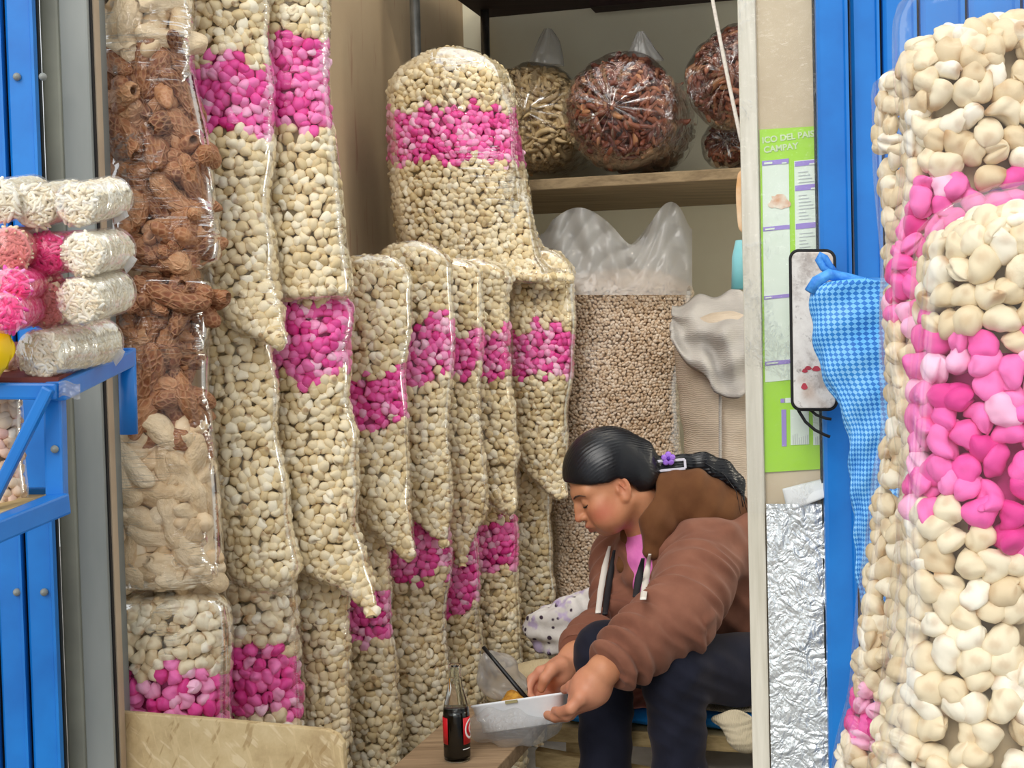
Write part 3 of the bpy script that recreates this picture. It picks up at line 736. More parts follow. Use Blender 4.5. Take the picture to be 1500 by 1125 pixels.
# ------------------------------------------------------------------ bags of sticks on the shelf
MAT['stick_tan'] = corn_mat('pale_stick_puff', [(0, (.40, .27, .13, 1)), (.5, (.55, .40, .20, 1)), (1, (.68, .52, .30, 1))], (.2, .1, .04, 1))
MAT['stick_brown'] = corn_mat('dark_stick_puff', [(0, (.07, .018, .012, 1)), (.5, (.17, .050, .028, 1)), (.9, (.28, .10, .05, 1)), (1, (.45, .22, .10, 1))], (.08, .02, .01, 1), .4)
def stick_variant(seed):
    r = np.random.default_rng(seed); V, q, t = pole_sphere(12, 9); x, y, z = V.T; ang = np.arctan2(z, y)
    rad = .24 * (1 - np.abs(x) ** 4) ** .5 * (1 + .08 * np.sin(9 * x + r.random() * 6))
    W = np.stack([x, np.cos(ang) * rad, np.sin(ang) * rad], 1); W[:, 1] += (.3 * r.normal()) * (x * x - .4); W[:, 2] += .15 * np.sin(3 * x + r.random() * 6)
    return W, q, t, 0 * x
SV = [stick_variant(500 + i) for i in range(8)]
def stick_bag(cx, cy, Y, rad, L, mat, pname, label, seed, axis=None, size=.030, tail=None, star=True):
    rng = np.random.default_rng(seed); ax = ED if axis is None else np.asarray(axis, float); ax = ax / np.linalg.norm(ax)
    c0 = P(cx, cy, Y); n = 60; h = np.linspace(0, L, n)
    prof = rad * np.minimum(1, np.sqrt(np.clip(1 - (1 - np.clip(h / (rad * .75), 0, 1)) ** 2.4, .0002, 1))) * (1 - .12 * np.clip(h / L - .5, 0, 1))
    prof[-8:] *= np.sqrt(np.linspace(1, .02, 8))
    side = np.cross(ax, Z3); side /= np.linalg.norm(side); up = np.cross(side, ax)
    mk = lambda dr: Tube(c0 + ax * h[:, None], side * (prof + dr * (prof > .01))[:, None], up * (prof + dr * (prof > .01))[:, None] * .96, None, 72, 1.0).wobble(.008, 14, seed)
    T = mk(0); root = empty('snack_bag', c0 + ax * L / 2 - Z3 * rad, label, 'bag', 'bags of stick puffs on the shelf')
    p, nn, _ = T.scatter(.021, rng, back=-.6); p = p - nn * rng.uniform(.010, .022, len(p))[:, None]
    cf = T.faces(); cv = T.surf(-.020); A = np.zeros((len(cv), 3)); A[:, 0] = .0
    V, F, AA = scatter_mesh(p, flat_rots(nn, rng, .25), np.full(len(p), size) * rng.uniform(.8, 1.2, len(p)), SV, rng, (cv, cf, A))
    o = link(pname, np_mesh(pname, V, F, AA), MAT[mat], root); o['kind'] = 'stuff'
    # film: pulled into radiating creases towards the knot at the front
    FT = mk(.006); u = np.linspace(0, 2 * math.pi, 72, endpoint=False)
    cre = np.clip(1 - h / (rad * .7), 0, 1)[:, None] * np.sin(13 * u + 2 * np.sin(3 * u))[None] * .006
    FT.G = FT.G + FT.N * cre[..., None]
    link('plastic_film', np_mesh('plastic_film', FT.surf(.003), FT.faces()), MAT['film_star'], root)
    if tail: film_tuft(root, *tail)
    return root
MAT['film_star'] = film_mat('creased_film', scale=(16, 16, 16), bstr=0.8, gain=0.75, top=.6, rough=0.1, lo=.5, hi=.62, zone=7, warp=2.0)
stick_bag(770, 163, 3.80, .150, .42, 'stick_tan', 'pale_puffed_sticks', 'clear bag of pale stick puffs half hidden by the biggest corn bag', 1, axis=ED + ER * .04, tail=([(800, 95), (805, 62), (803, 42)], 3.94, 'film_grey', .05, .008, .5))
stick_bag(896, 155, 3.46, .150, .40, 'stick_brown', 'dark_puffed_sticks', 'round clear bag of dark brown stick puffs at the middle of the shelf', 2, axis=ED + ER * .02, tail=([(945, 92), (940, 70), (938, 46)], 3.68, 'film_grey', .05, .006, .5))
stick_bag(1070, 106, 3.40, .134, .40, 'stick_brown', 'dark_puffed_sticks', 'clear bag of dark brown stick puffs next to the white string', 3, axis=ED + ER * .2)
stick_bag(1062, 206, 3.58, .060, .36, 'stick_brown', 'dark_puffed_sticks', 'small dark bag lying on the shelf under the bag next to the string', 4, axis=ED + ER * .1, size=.024)
# ------------------------------------------------------------------ tall sack of small grain
gs = corn_bag('grain_sack', [(392, 812, 1000), (430, 796, 1014), (500, 796, 1008), (570, 800, 994), (650, 805, 1002), (760, 808, 1010), (880, 812, 1012), (1100, 815, 1012)], 3.52,
     'tall clear sack of tiny pinkish grain behind the seated person', None, .0112, None, 'raw', .45, KV_MIN, 'film', 31, .2, .1, kname='small_grain', cat='sack')
def sack_top():
    """loose grey film standing up above the grain, two peaks"""
    nu, nv = 110, 36; G = []
    xs = np.linspace(792, 1014, nu)
    for j in range(nv):
        v = j / (nv - 1); r = []
        for x in xs:
            peak = 318 + 10 * math.sin(x * .05) - 14 * math.exp(-((x - 985) / 22) ** 2) + 34 * math.exp(-((x - 930) / 26) ** 2) - 4 * math.exp(-((x - 845) / 40) ** 2) + 16 * math.exp(-((x - 1012) / 10) ** 2) + 16 * math.exp(-((x - 795) / 14) ** 2)
            y = 432 * (1 - v) + peak * v
            d = 3.475 + .06 * v + .010 * (1 - 2 * abs(math.sin(x * .045 + v * 5))) * v + .008 * (1 - 2 * abs(math.sin(x * .11 - v * 9 + 1))) * v + .012 * math.sin(x * .06 + 2 * v) * v + .012 * math.sin(x * .17 + 5 * v) * v + .10 * abs((x - 903) / 111) ** 4
            r.append(P(x, y, d))
        G.append(r)
    front = np.array(G); back = front.copy(); back[..., 1] += .05 + .12 * np.sin(np.linspace(0, math.pi, nu))[None] * np.linspace(1, .4, nv)[:, None]; back[..., 2] += .008 * np.sin(np.linspace(0, 22, nu))[None]
    m = MB().grid(front).grid(back); m.build('loose_film_top', MAT['film_sack'], gs, recalc=False)
sack_top()
# ------------------------------------------------------------------ folded cloth sack
def cloth_mat(name, c1, c2, sc=260):
    t = NT(name); b = t.bsdf(None, .9, spec=.15); v = t.coords('Object', (1, 1, 1))
    t.l(t.ramp(t.noise(v, 9, 5), [(.35, c1), (.65, c2)]), b.inputs['Base Color'])
    w1 = t.n('ShaderNodeTexWave', wave_type='BANDS', bands_direction='X'); w1.inputs['Scale'].default_value = sc; w1.inputs['Distortion'].default_value = 1.0; t.l(v, w1.inputs['Vector'])
    w2 = t.n('ShaderNodeTexWave', wave_type='BANDS', bands_direction='Z'); w2.inputs['Scale'].default_value = sc * .25; w2.inputs['Distortion'].default_value = 6.0; t.l(v, w2.inputs['Vector'])
    t.l(t.bump(t.math('ADD', w1.outputs['Fac'], t.math('MULTIPLY', w2.outputs['Fac'], 1.6)), .35, .004), b.inputs['Normal']); return t.m
SACKM = cloth_mat('woven_sack', srgb(196, 178, 156), srgb(214, 198, 178))
SACKG = cloth_mat('woven_sack_grey', srgb(196, 190, 182), srgb(176, 170, 164))
fsr = empty('cloth_sack', P(1060, 800, 3.3), 'beige woven sack with a folded down grey rim behind the ponytail', 'sack')
T = px_tube([(455, 1005, 1190), (520, 992, 1200), (600, 996, 1200), (720, 1002, 1202), (900, 1004, 1204), (1060, 1008, 1200)], 3.22, .7, capt=.1, capb=.1).wobble(.006, 14, 3)
T.G += T.N * (.002 * np.sin(T.G[..., 2] * 70 + 2 * np.sin(T.G[..., 0] * 20)) * np.sin(T.G[..., 0] * 40 + T.G[..., 2] * 9))[..., None]
link('sack_body', np_mesh('sack_body', T.surf(0), T.faces()), SACKM, fsr)
s_ = MB(); pts = [P(1055, y, 3.212) for y in np.linspace(575, 760, 20)]; s_.tube(pts, .004, 6); s_.build('seam', SACKG, fsr)
def rim():
    nu, nv = 70, 26; G = []
    for j in range(nv):
        v = j / (nv - 1); r = []
        for i in range(nu):
            u = i / (nu - 1); x = 984 + u * 215
            yb = 500 + 78 * min(1, max(0, (x - 984) / 66)) - 12 * min(1, max(0, (x - 1050) / 60)) + 8 * math.sin(u * 18)
            yt = 447 - 20 * math.sin(min(1, u * 2.1) * math.pi / 2) + 5 * math.sin(u * 26)
            y = yb * (1 - v) + yt * v
            bulge = .05 * math.sin(math.pi * min(1, u * 1.15 + .0)) + .018 * math.sin(9 * v + 7 * u) + .012 * math.sin(17 * v - 11 * u + 1) + .010 * math.sin(30 * u + 6 * v)
            d = 3.22 - bulge + .16 * v ** 3 + .05 * (1 - math.sin(math.pi * min(1, u * 1.1)))
            r.append(P(x, y, d))
        G.append(r)
    o = MB().grid(G).build('folded_rim', SACKG, fsr, recalc=False)
    so = o.modifiers.new('s', 'SOLIDIFY'); so.thickness = .008
rim()
# ------------------------------------------------------------------ bracket rack on the far left
rk = empty('display_rack', P(60, 760, 1.7) * np.array([1, 1, 0]) + np.array([-.1, 0, 0]), 'blue steel bracket rack holding the packs of corn sticks', 'rack')
Yf, Yb = 1.62, 1.92
def tubebar(pts, w, name='rail', mat=None):
    m = MB()
    for a, b in zip(pts[:-1], pts[1:]): m.bar(a, b, w, w)
    return m.build(name, mat or BLUE, rk, bevel=.003)
A0, A1 = P(-160, 572, Yf), P(86, 573, Yf); A2 = P(186, 524, Yb)
tubebar([A0, A1], .020, 'front_rail'); tubebar([A1 + np.array([-.004, 0, 0]), A2], .024, 'side_rail')
pt = A2 + np.array([0, 0, .006]); MB().tube([pt, P(189, 636, Yb)], .0125, 16).build('hanging_post', BLUE, rk)
MB().box(P(182, 516, Yb), (.013, 0, 0), (0, .016, 0), (0, 0, .006)).build('corner_cap', BLUE, rk, bevel=.003)
up0, up1 = P(80, 574, Yf + .02), P(84, 738, Yf + .02); tubebar([up1, up0], .022, 'upright')
tubebar([P(72, 568, Yf - .014), P(-40, 792, Yf - .014)], .014, 'brace')
L1, L2 = P(90, 737, Yf + .02), P(-160, 838, Yf - .25); tubebar([L1, L2], .026, 'lower_rail')
L3 = P(32, 722, Yf + .16); tubebar([L3, P(84, 722, Yf + .16)], .014, 'cross_rail')
dk = MB().hexa([L2 + [0, 0, .004], L1 + [-.012, 0, .006], P(84, 726, Yf + .16) , P(-160, 726, Yf + .16), L2 + [0, 0, .012], L1 + [-.012, 0, .014], P(84, 723, Yf + .16), P(-160, 723, Yf + .16)]); dk.build('shelf_deck', WOODY, rk)
td = MB().hexa([A0 + [0, 0, .010], A1 + [0, 0, .010], A2 + [-.01, 0, .014], P(-60, 520, Yb) + [0, 0, .014], A0 + [0, 0, .016], A1 + [0, 0, .016], A2 + [-.01, 0, .020], P(-60, 520, Yb) + [0, 0, .020]]); td.build('top_deck', wood_mat('dark_board', srgb(96, 44, 40), srgb(120, 62, 54)), rk)
for x, Y in ((-150, Yf - .2), (-150, Yf + .2)):
    p = P(x, 560, Y); MB().bar((p[0], p[1], 0), (p[0], p[1], 1.1), .024, .024, (0, 1, 0)).build('leg', BLUE, rk)
for px, py in ((70, 580), (76, 658)):
    p = P(px + 4, py, Yf + .006); MB().lathe(p, [(0, .004), (.004, .003), (.005, 0)], 10, (0, -1, 0)).build('bolt', GREY, rk)
wr = MB(); g = []
rr = np.random.default_rng(8)
for j in range(8):
    g.append([P(86 + i * 4.5, 560 + j * 3.2 - 3 * math.sin(i * .8), Yf - .006 + .006 * rr.normal() * .4) for i in range(8)])
o = wr.grid(g).build('plastic_scrap', MAT['film_grey'], None, recalc=False); tag(o, 'torn scrap of clear plastic stuck on the blue rack corner', 'plastic scrap')
# ------------------------------------------------------------------ packs of corn sticks
STICK = lambda s: stick_variant(s)
def straw_variant(seed):
    r = np.random.default_rng(seed); V, q, t = pole_sphere(7, 7); x, y, z = V.T; ang = np.arctan2(z, y)
    rad = .27 * (1 - np.abs(x) ** 5) ** .5; W = np.stack([x, np.cos(ang) * rad, np.sin(ang) * rad], 1); W[:, 1] += (.2 * r.normal()) * (x * x - .4)
    return W, q, t, .3 * (np.abs(x) > .95)
TV = [straw_variant(600 + i) for i in range(6)]
MAT['straw'] = corn_mat('white_corn_stick', [(0, (.74, .62, .42, 1)), (.5, (.86, .78, .60, 1)), (1, (.94, .90, .78, 1))], (.5, .3, .15, 1))
MAT['straw_tan'] = corn_mat('tan_corn_stick', [(0, (.60, .42, .26, 1)), (.5, (.76, .58, .38, 1)), (1, (.86, .70, .50, 1))], (.4, .2, .1, 1))
MAT['film_pink'] = film_mat('pink_tinted_film', tint=(1, .62, .74, 1), scale=(14, 14, 14), bstr=.4, gain=.5, milky=.06)
MAT['film_pack'] = film_mat('pack_film', scale=(20, 20, 10), bstr=.35, gain=.5, milky=.07)
def pack(cx, cy, Y, rpx, end, label, mat='straw', film='film_pack', seed=0, tail=True, name='stick_pack', fl='corn_sticks', size=.0085, bandpink=False):
    """roll of corn sticks: round face at picture (cx,cy), far end at picture `end`"""
    rng = np.random.default_rng(seed); a = P(cx, cy, Y); b = P(end[0], end[1], end[2]); ax = b - a; L = np.linalg.norm(ax); ax /= L
    rad = rpx / FPX * Y; n = 40; h = np.linspace(0, L, n)
    prof = rad * np.sqrt(np.clip(1 - (1 - np.clip(h / (rad * .22), 0, 1)) ** 2, .0003, 1)); e = np.clip((L - h) / (rad * .55), 0, 1); prof *= np.sqrt(np.clip(1 - (1 - e) ** 2, .0003, 1))
    side = np.cross(ax, Z3); side /= np.linalg.norm(side); up = np.cross(side, ax)
    T = Tube(a + ax * h[:, None], side * prof[:, None], up * prof[:, None], None, 48, 1.0)
    root = empty(name, (a + b) / 2 - Z3 * rad, label, 'pack', 'rolls of corn sticks stacked on the blue rack')
    p, nn, rw = T.scatter(size * .62, rng, back=-.3); p = p - nn * rng.uniform(.32, .48, len(p))[:, None] * size
    cv = T.surf(-size * .55); A = np.zeros((len(cv), 3)); A[:, 0] = .1
    V, F, AA = scatter_mesh(p, flat_rots(nn, rng, .10), np.full(len(p), size) * rng.uniform(.8, 1.15, len(p)), TV, rng, (cv, T.faces(), A))
    o = link(fl, np_mesh(fl, V, F, AA), MAT[mat], root); o['kind'] = 'stuff'
    link('plastic_wrap', np_mesh('plastic_wrap', T.surf(.002), T.faces()), MAT[film], root)
    if tail:
        t0 = b - ax * .004; dn = np.array([.25, -.55, -.8]) if seed % 2 else np.array([.55, -.6, -.6]); dn /= np.linalg.norm(dn)
        V = []; ns = 16; m = 8
        for i in range(m):
            f = i / (m - 1); c = t0 + ax * .002 + dn * f * .042; r = .0035 + .0075 * f
            s1 = np.cross(dn, ax); s1 /= np.linalg.norm(s1)
            for j in range(ns):
                an = 2 * math.pi * j / ns; V.append(c + s1 * math.cos(an) * r * (1 + .2 * math.sin(5 * an)) + ax * math.sin(an) * r * .45)
        F = [(i * ns + j, i * ns + (j + 1) % ns, (i + 1) * ns + (j + 1) % ns, (i + 1) * ns + j) for i in range(m - 1) for j in range(ns)]
        MB().add(V, F, True).build('tied_tail', MAT['film_tail'], root)
    return root
pack(107, 301, 1.62, 31, (172, 287, 1.74), 'white corn stick roll on top of the stack, nearest the door jamb', seed=1)
pack(118, 373, 1.62, 32, (174, 364, 1.74), 'white corn stick roll with a long plastic tail, beside the bright pink roll', seed=2)
pack(112, 443, 1.62, 34, (174, 425, 1.74), 'white corn stick roll directly above the bottom roll on the blue rail', seed=3, tail=False)
pack(52, 521, 1.62, 36, (158, 498, 1.78), 'white corn stick roll lying lowest on the blue side rail', seed=4)
pack(48, 303, 1.64, 31, (112, 290, 1.84), 'white corn stick roll on top, second from the door jamb', seed=5, tail=False)
pack(66, 372, 1.66, 30, (122, 366, 1.84), 'bright pink corn stick roll in the second layer', 'pink', 'film_pink', 6, False, fl='pink_corn_sticks')
pack(60, 447, 1.66, 33, (120, 436, 1.84), 'tan corn stick roll in the third layer', 'straw_tan', 'film_pink', 7, False)
pack(-8, 296, 1.62, 31, (52, 284, 1.84), 'white corn stick roll cut off at the edge of the top layer', seed=8, tail=False)
pack(10, 366, 1.60, 31, (56, 358, 1.80), 'tan corn stick roll in rosy film beside the bright pink roll', 'straw_tan', 'film_pink', 9, False)
pack(14, 421, 1.56, 26, (70, 412, 1.76), 'pink corn stick roll above another pink one at the edge', 'pink', 'film_pink', 10, False, fl='pink_corn_sticks')
pack(2, 459, 1.52, 28, (60, 448, 1.74), 'vivid pink corn stick roll lowest at the edge', 'pink', 'film_pink', 11, False, fl='pink_corn_sticks')
# snack packet and popcorn bag by the rack
pk = empty('snack_packet', P(0, 530, 1.6), 'yellow and green printed snack packet under the pink rolls', 'packet')
def packet():
    G = []
    for j in range(12):
        v = j / 11; G.append([P(-60 + 78 * u - 6 * v * u, 482 + 58 * v, 1.61 - .018 * math.sin(math.pi * u) * math.sin(math.pi * v) + .003 * math.sin(9 * u)) for u in np.linspace(0, 1, 14)])
    t = NT('printed_packet'); b = t.bsdf(None, .3); v = t.coords('Object', (1, 1, 1), (0, .6, 0))
    w = t.n('ShaderNodeTexWave', wave_type='BANDS', bands_direction='DIAGONAL'); w.inputs['Scale'].default_value = 5; w.inputs['Distortion'].default_value = 2; t.l(v, w.inputs['Vector'])
    t.l(t.ramp(w.outputs['Fac'], [(.3, srgb(250, 210, 20)), (.62, srgb(245, 200, 10)), (.66, srgb(120, 200, 30)), (.9, srgb(90, 180, 40))]), b.inputs['Base Color'])
    o = MB().grid(G).build('foil_front', t.m, pk, recalc=False); s = o.modifiers.new('s', 'SOLIDIFY'); s.thickness = .02; s.offset = -1
packet()
MAT['rosecorn'] = corn_mat('rosy_popcorn', [(0, (.70, .46, .30, 1)), (.5, (.84, .66, .48, 1)), (.85, (.90, .55, .45, 1)), (1, (.93, .84, .68, 1))], (.4, .2, .1, 1))
corn_bag('popcorn_bag', [(500, -110, 14), (560, -120, 25), (620, -125, 27), (680, -120, 28), (722, -100, 30), (750, -95, 20)], 1.65, 'clear bag of rosy popcorn standing on the lower rack shelf', None, .017, None, 'rosecorn', .5, KV_LO, 'film', 41, .2, .15, kname='rosy_popcorn')
MAT['puff_none'] = None
# ------------------------------------------------------------------ board, poster, plastic on the post
pw = empty('wall_poster', E(1160, 690, .004), 'green and white printed poster with purple bars under clear plastic', 'poster')
def flat(name, pts, off, mat, parent):
    return MB().add([E(x, y, off) for x, y in pts], [tuple(range(len(pts)))]).build(name, mat, parent)
LIME = plain('poster_green', srgb(160, 214, 40), srgb(152, 204, 40), .4, 5); PWHITE = plain('poster_white', srgb(222, 232, 218), srgb(212, 224, 206), .4, 12); PURP = plain('poster_purple', srgb(150, 128, 200), None, .4)
PRINT = plain('poster_print', srgb(186, 192, 190), None, .5); TERRA = plain('poster_terracotta', srgb(206, 150, 110), srgb(228, 216, 196), .5, 60)
def pslab(name, x0, y0, x1, y1, off, mat, sk=0.0, th=.0006):
    """quad on the board from picture corners, printed layer"""
    f = lambda x, y: (x + (y - 560) * .0145, y - (x - x0) * sk)
    V = [E(*f(x0, y1), off), E(*f(x1, y1), off), E(*f(x1, y0), off), E(*f(x0, y0), off)]
    V2 = [v + NF * th for v in V]
    return MB().hexa(V + V2).build(name, mat, pw)
SK = .10
pslab('paper', 1118, 190, 1216, 692, .002, LIME, SK * .6, .001)
pslab('column', 1121, 236, 1160, 560, .0033, PWHITE, SK); pslab('column', 1168, 236, 1216, 560, .0033, PWHITE, SK)
for (x0, y0, x1, y1) in ((1121, 236, 1160, 243), (1121, 333, 1160, 339), (1121, 434, 1160, 439), (1121, 530, 1160, 536), (1169, 237, 1216, 244), (1169, 272, 1216, 280), (1169, 328, 1216, 336)):
    pslab('heading_bar', x0, y0, x1, y1, .0041, PURP, SK)
for (x0, y0, x1, y1) in ((1124, 238, 1136, 241), (1124, 335, 1138, 337.5), (1123, 435.5, 1132, 437.5), (1123, 531.5, 1140, 534), (1150, 238, 1157, 240), (1190, 239.5, 1214, 241.5), (1192, 275, 1214, 277.5), (1202, 330.5, 1212, 333)):
    pslab('heading_text', x0, y0, x1, y1, .0049, PWHITE, SK)
for y in list(range(252, 270, 5)) + list(range(286, 324, 5)) + list(range(342, 372, 5)):
    pslab('print_line', 1174, y, 1174 + 10 + (y * 7) % 16, y + 1.2, .0041, PRINT, SK)
def blot():
    r = np.random.default_rng(4); pts = []
    for i in range(24):
        a = 2 * math.pi * i / 24; q = 1 + .13 * math.sin(3 * a) + .09 * math.sin(5 * a + 1) + .05 * r.normal(); pts.append((1142 + 15 * math.cos(a) * q, 296 + 11 * math.sin(a) * q))
    V = [E(x, y, .0043) for x, y in pts] + [E(x, y, .0048) for x, y in pts]; n = 24
    MB().add(V, [tuple(range(n, 2 * n))] + [(i, (i + 1) % n, n + (i + 1) % n, n + i) for i in range(n)]).build('map_shape', TERRA, pw)
blot()
pslab('table_panel', 1157, 600, 1184, 652, .0033, PWHITE, .04); pslab('table_panel', 1190, 600, 1216, 652, .0033, PWHITE, .04)
pslab('heading_bar', 1144, 600, 1151, 654, .0033, PURP, .04); pslab('heading_dot', 1143, 584, 1149, 590, .0033, PURP, .04); pslab('table_panel', 1150, 583, 1168, 590, .0033, PWHITE, .04)
for x in list(range(1160, 1183, 3)) + list(range(1193, 1214, 3)):
    pslab('print_line', x, 641 - (x * 5) % 7, x + 1, 651, .0041, PRINT, 0)
def text(body, px, py, hpx, off, mat, parent, name, tilt=0.0):
    cu = bpy.data.curves.new(name, 'FONT'); cu.body = body; cu.size = hpx / FPX * 2.0 * 1.38; cu.extrude = .0003; cu.offset = .00035
    tmp = bpy.data.objects.new(name, cu); COL.objects.link(tmp)
    dg = bpy.context.evaluated_depsgraph_get(); me = bpy.data.meshes.new_from_object(tmp.evaluated_get(dg)); bpy.data.objects.remove(tmp)
    z = np.cross(ER, Z3); z = z if z[1] < 0 else -z
    c, s = math.cos(tilt), math.sin(tilt); ex = ER * c + Z3 * s; ey = -ER * s + Z3 * c; p = E(px, py, off)
    me.transform(Matrix([[ex[i], ey[i], z[i], p[i]] for i in range(3)] + [[0, 0, 0, 1]])); me.materials.clear()
    return link(name, me, mat, parent)
PTEXT = plain('poster_lettering', srgb(196, 212, 168), None, .5)
text('ICO DEL PAIS', 1116.5, 210, 9, .0036, PTEXT, pw, 'poster_title', .07)
text('CAMPAY', 1119, 224, 9, .0036, PTEXT, pw, 'poster_title', .07)
# curled white paper
def curl():
    G = []
    for j in range(10):
        v = j / 9; r = []
        for i in range(16):
            u = i / 15; r.append(E(1146 + 70 * u + 8 * v, 716 - 17 * u + 34 * v - 10 * v * u, .006 + .030 * math.sin(u * 2.2) * (1 - .5 * v) * v))
        G.append(r)
    o = MB().grid(G).build('loose_paper', plain('white_paper', srgb(226, 228, 226), srgb(216, 218, 216), .6, 6), None, recalc=False); tag(o, 'curled white sheet of paper below the green poster', 'paper')
    s = o.modifiers.new('s', 'SOLIDIFY'); s.thickness = .0008
curl()
# crinkled silver sheet
def crinkle(name, x0, x1, y0, y1, off, amp, mat, nx, ny, seed, sc=1.0):
    r = np.random.default_rng(seed); k = [(r.normal(size=2) * s * sc, r.random() * 6.28, 1 / s) for s in (14, 22, 34, 55, 80, 120) for _ in range(5)]
    G = np.empty((ny, nx, 3))
    for j in range(ny):
        for i in range(nx):
            u, v = i / (nx - 1), j / (ny - 1); x = x0 + (x1 - x0) * u + (y0 + (y1 - y0) * v - 560) * .019; y = y0 + (y1 - y0) * v
            h = sum(a * (1 - 2 * abs(math.sin(w[0] * u * .12 + w[1] * v * .42 + p))) for w, p, a in k)
            G[j, i] = E(x, y, off + amp * h)
    return MB().grid(G).build(name, mat, None, recalc=False)
def foil_mat():
    t = NT('silver_foil'); b = t.bsdf((.84, .88, .88, 1), .28, .55, .5); v = t.coords('Object', (1, 1, .8))
    h = None
    for sc, k in ((20, 1.0), (46, .55), (110, .15)):
        n = t.noise(v, sc, 2, .5, 1.2); r = t.math('ABSOLUTE', t.math('SUBTRACT', n, .5)); r = t.math('MULTIPLY', r, k)
        h = r if h is None else t.math('ADD', h, r)
    t.l(t.bump(h, .8, .022), b.inputs['Normal']); return t.m
FOIL = foil_mat()
o = crinkle('foil_sheet', 1119, 1222, 738, 1180, .016, .010, FOIL, 60, 160, 3); tag(o, 'crinkled silver plastic sheet covering the lower board by the door', 'plastic sheet')
o = crinkle('plastic_cover', 1092, 1213, -30, 752, .020, .006, film_mat('cover_film', scale=(40, 40, 30), bstr=.8, gain=.5, base=.01, rough=.12, lo=.52, hi=.64, zone=10, warp=2.0, milky=.05), 40, 160, 5); tag(o, 'clear crinkled plastic stretched over the poster board and plank', 'plastic sheet')
# hanging board with splashes
hb = empty('hanging_board', E(1190, 600, .05), 'speckled pale board with red splashes hanging by a dark cord over the poster', 'board')
def rrect(x0, y0, x1, y1, r, n=8):
    pts = []
    for cx, cy, a0 in ((x1 - r, y0 + r, -90), (x1 - r, y1 - r, 0), (x0 + r, y1 - r, 90), (x0 + r, y0 + r, 180)):
        for i in range(n + 1):
            a = math.radians(a0 + 90 * i / n); pts.append((cx + r * math.cos(a), cy + r * math.sin(a)))
    return pts
def slabpts(pts, o0, o1, sh=.014):
    q = [(x + (y - 480) * sh, y) for x, y in pts]; n = len(q)
    V = [E(x, y, o0) for x, y in q] + [E(x, y, o1) for x, y in q]
    return MB().add(V, [tuple(range(n))[::-1], tuple(range(n, 2 * n))] + [(i, (i + 1) % n, n + (i + 1) % n, n + i) for i in range(n)])
def splash_mat():
    t = NT('speckled_board'); b = t.bsdf(None, .35); v = t.coords('Object', (1, 1, 1))
    c = t.ramp(t.noise(v, 26, 6, .7), [(.36, srgb(168, 158, 150)), (.5, srgb(212, 206, 198)), (.7, srgb(226, 222, 214))])
    c = t.mix(t.ramp(t.noise(v, 90, 4, .7), [(.6, (0, 0, 0, 1)), (.68, (.8, .8, .8, 1))]), c, srgb(140, 132, 126))
    c = t.mix(t.ramp(t.noise(v, 14, 2), [(.6, (0, 0, 0, 1)), (.7, (.5, .5, .5, 1))]), c, srgb(176, 140, 112))
    t.l(c, b.inputs['Base Color']); return t.m
slabpts(rrect(1161, 369, 1222, 598, 11), .050, .062).build('board_panel', splash_mat(), hb, bevel=.002)
rim_ = MB(); pts = [E(x + (y - 480) * .014, y, .056) for x, y in rrect(1159.5, 367.5, 1223.5, 599.5, 12)]; rim_.tube(pts + pts[:1], .0026, 8); rim_.build('dark_rim', BLACK, hb)
RED = plain('red_splash', srgb(186, 60, 74), srgb(160, 44, 60), .5, 50)
for (x, y, a, b_) in ((1177, 566, 4.5, 5), (1178, 543, 4, 3), (1183, 539, 5, 3), (1195, 540, 6, 4)):
    pts = [(x + a * math.cos(q) * (1 + .2 * math.sin(3 * q)), y + b_ * math.sin(q)) for q in np.linspace(0, 2 * math.pi, 14, endpoint=False)]
    slabpts(pts, .061, .0628).build('red_splash', RED, hb)
cdm = MB(); pts = [E(1166, 590, .053)] + [E(x, y, .05) for x, y in ((1170, 602), (1180, 618), (1194, 630), (1208, 637), (1216, 640))]; cdm.tube(pts, .0022, 8); cdm.build('cord', BLACK, hb)
cdm = MB(); pts = [E(x, y, .05) for x, y in ((1184, 598), (1196, 608), (1210, 613), (1218, 614))]; cdm.tube(pts, .002, 8); cdm.build('cord', BLACK, hb)
# blue net sack
def net_mat():
    t = NT('blue_net'); b = t.bsdf(None, .45, spec=.4); uv = t.n('ShaderNodeUVMap')
    mp = t.n('ShaderNodeMapping'); mp.inputs['Rotation'].default_value = (0, 0, math.radians(45)); mp.inputs['Scale'].default_value = (1, 1, 1); t.l(uv.outputs[0], mp.inputs[0])
    ch = t.n('ShaderNodeTexChecker'); ch.inputs['Scale'].default_value = 1.0; t.l(mp.outputs[0], ch.inputs['Vector'])
    nz = t.noise(t.coords('Object'), 14, 4)
    lt = t.ramp(nz, [(.35, srgb(96, 178, 240)), (.65, srgb(150, 208, 250))]); dk = t.ramp(nz, [(.35, srgb(24, 104, 190)), (.65, srgb(54, 140, 216))])
    t.l(t.mix(ch.outputs['Fac'], dk, lt), b.inputs['Base Color']); t.l(t.bump(ch.outputs['Fac'], .5, .004), b.inputs['Normal']); return t.m
NETM = net_mat()
ns_ = empty('hanging_net_sack', P(1250, 870, 1.80), 'sagging bright blue woven net sack hanging beside the speckled board', 'sack')
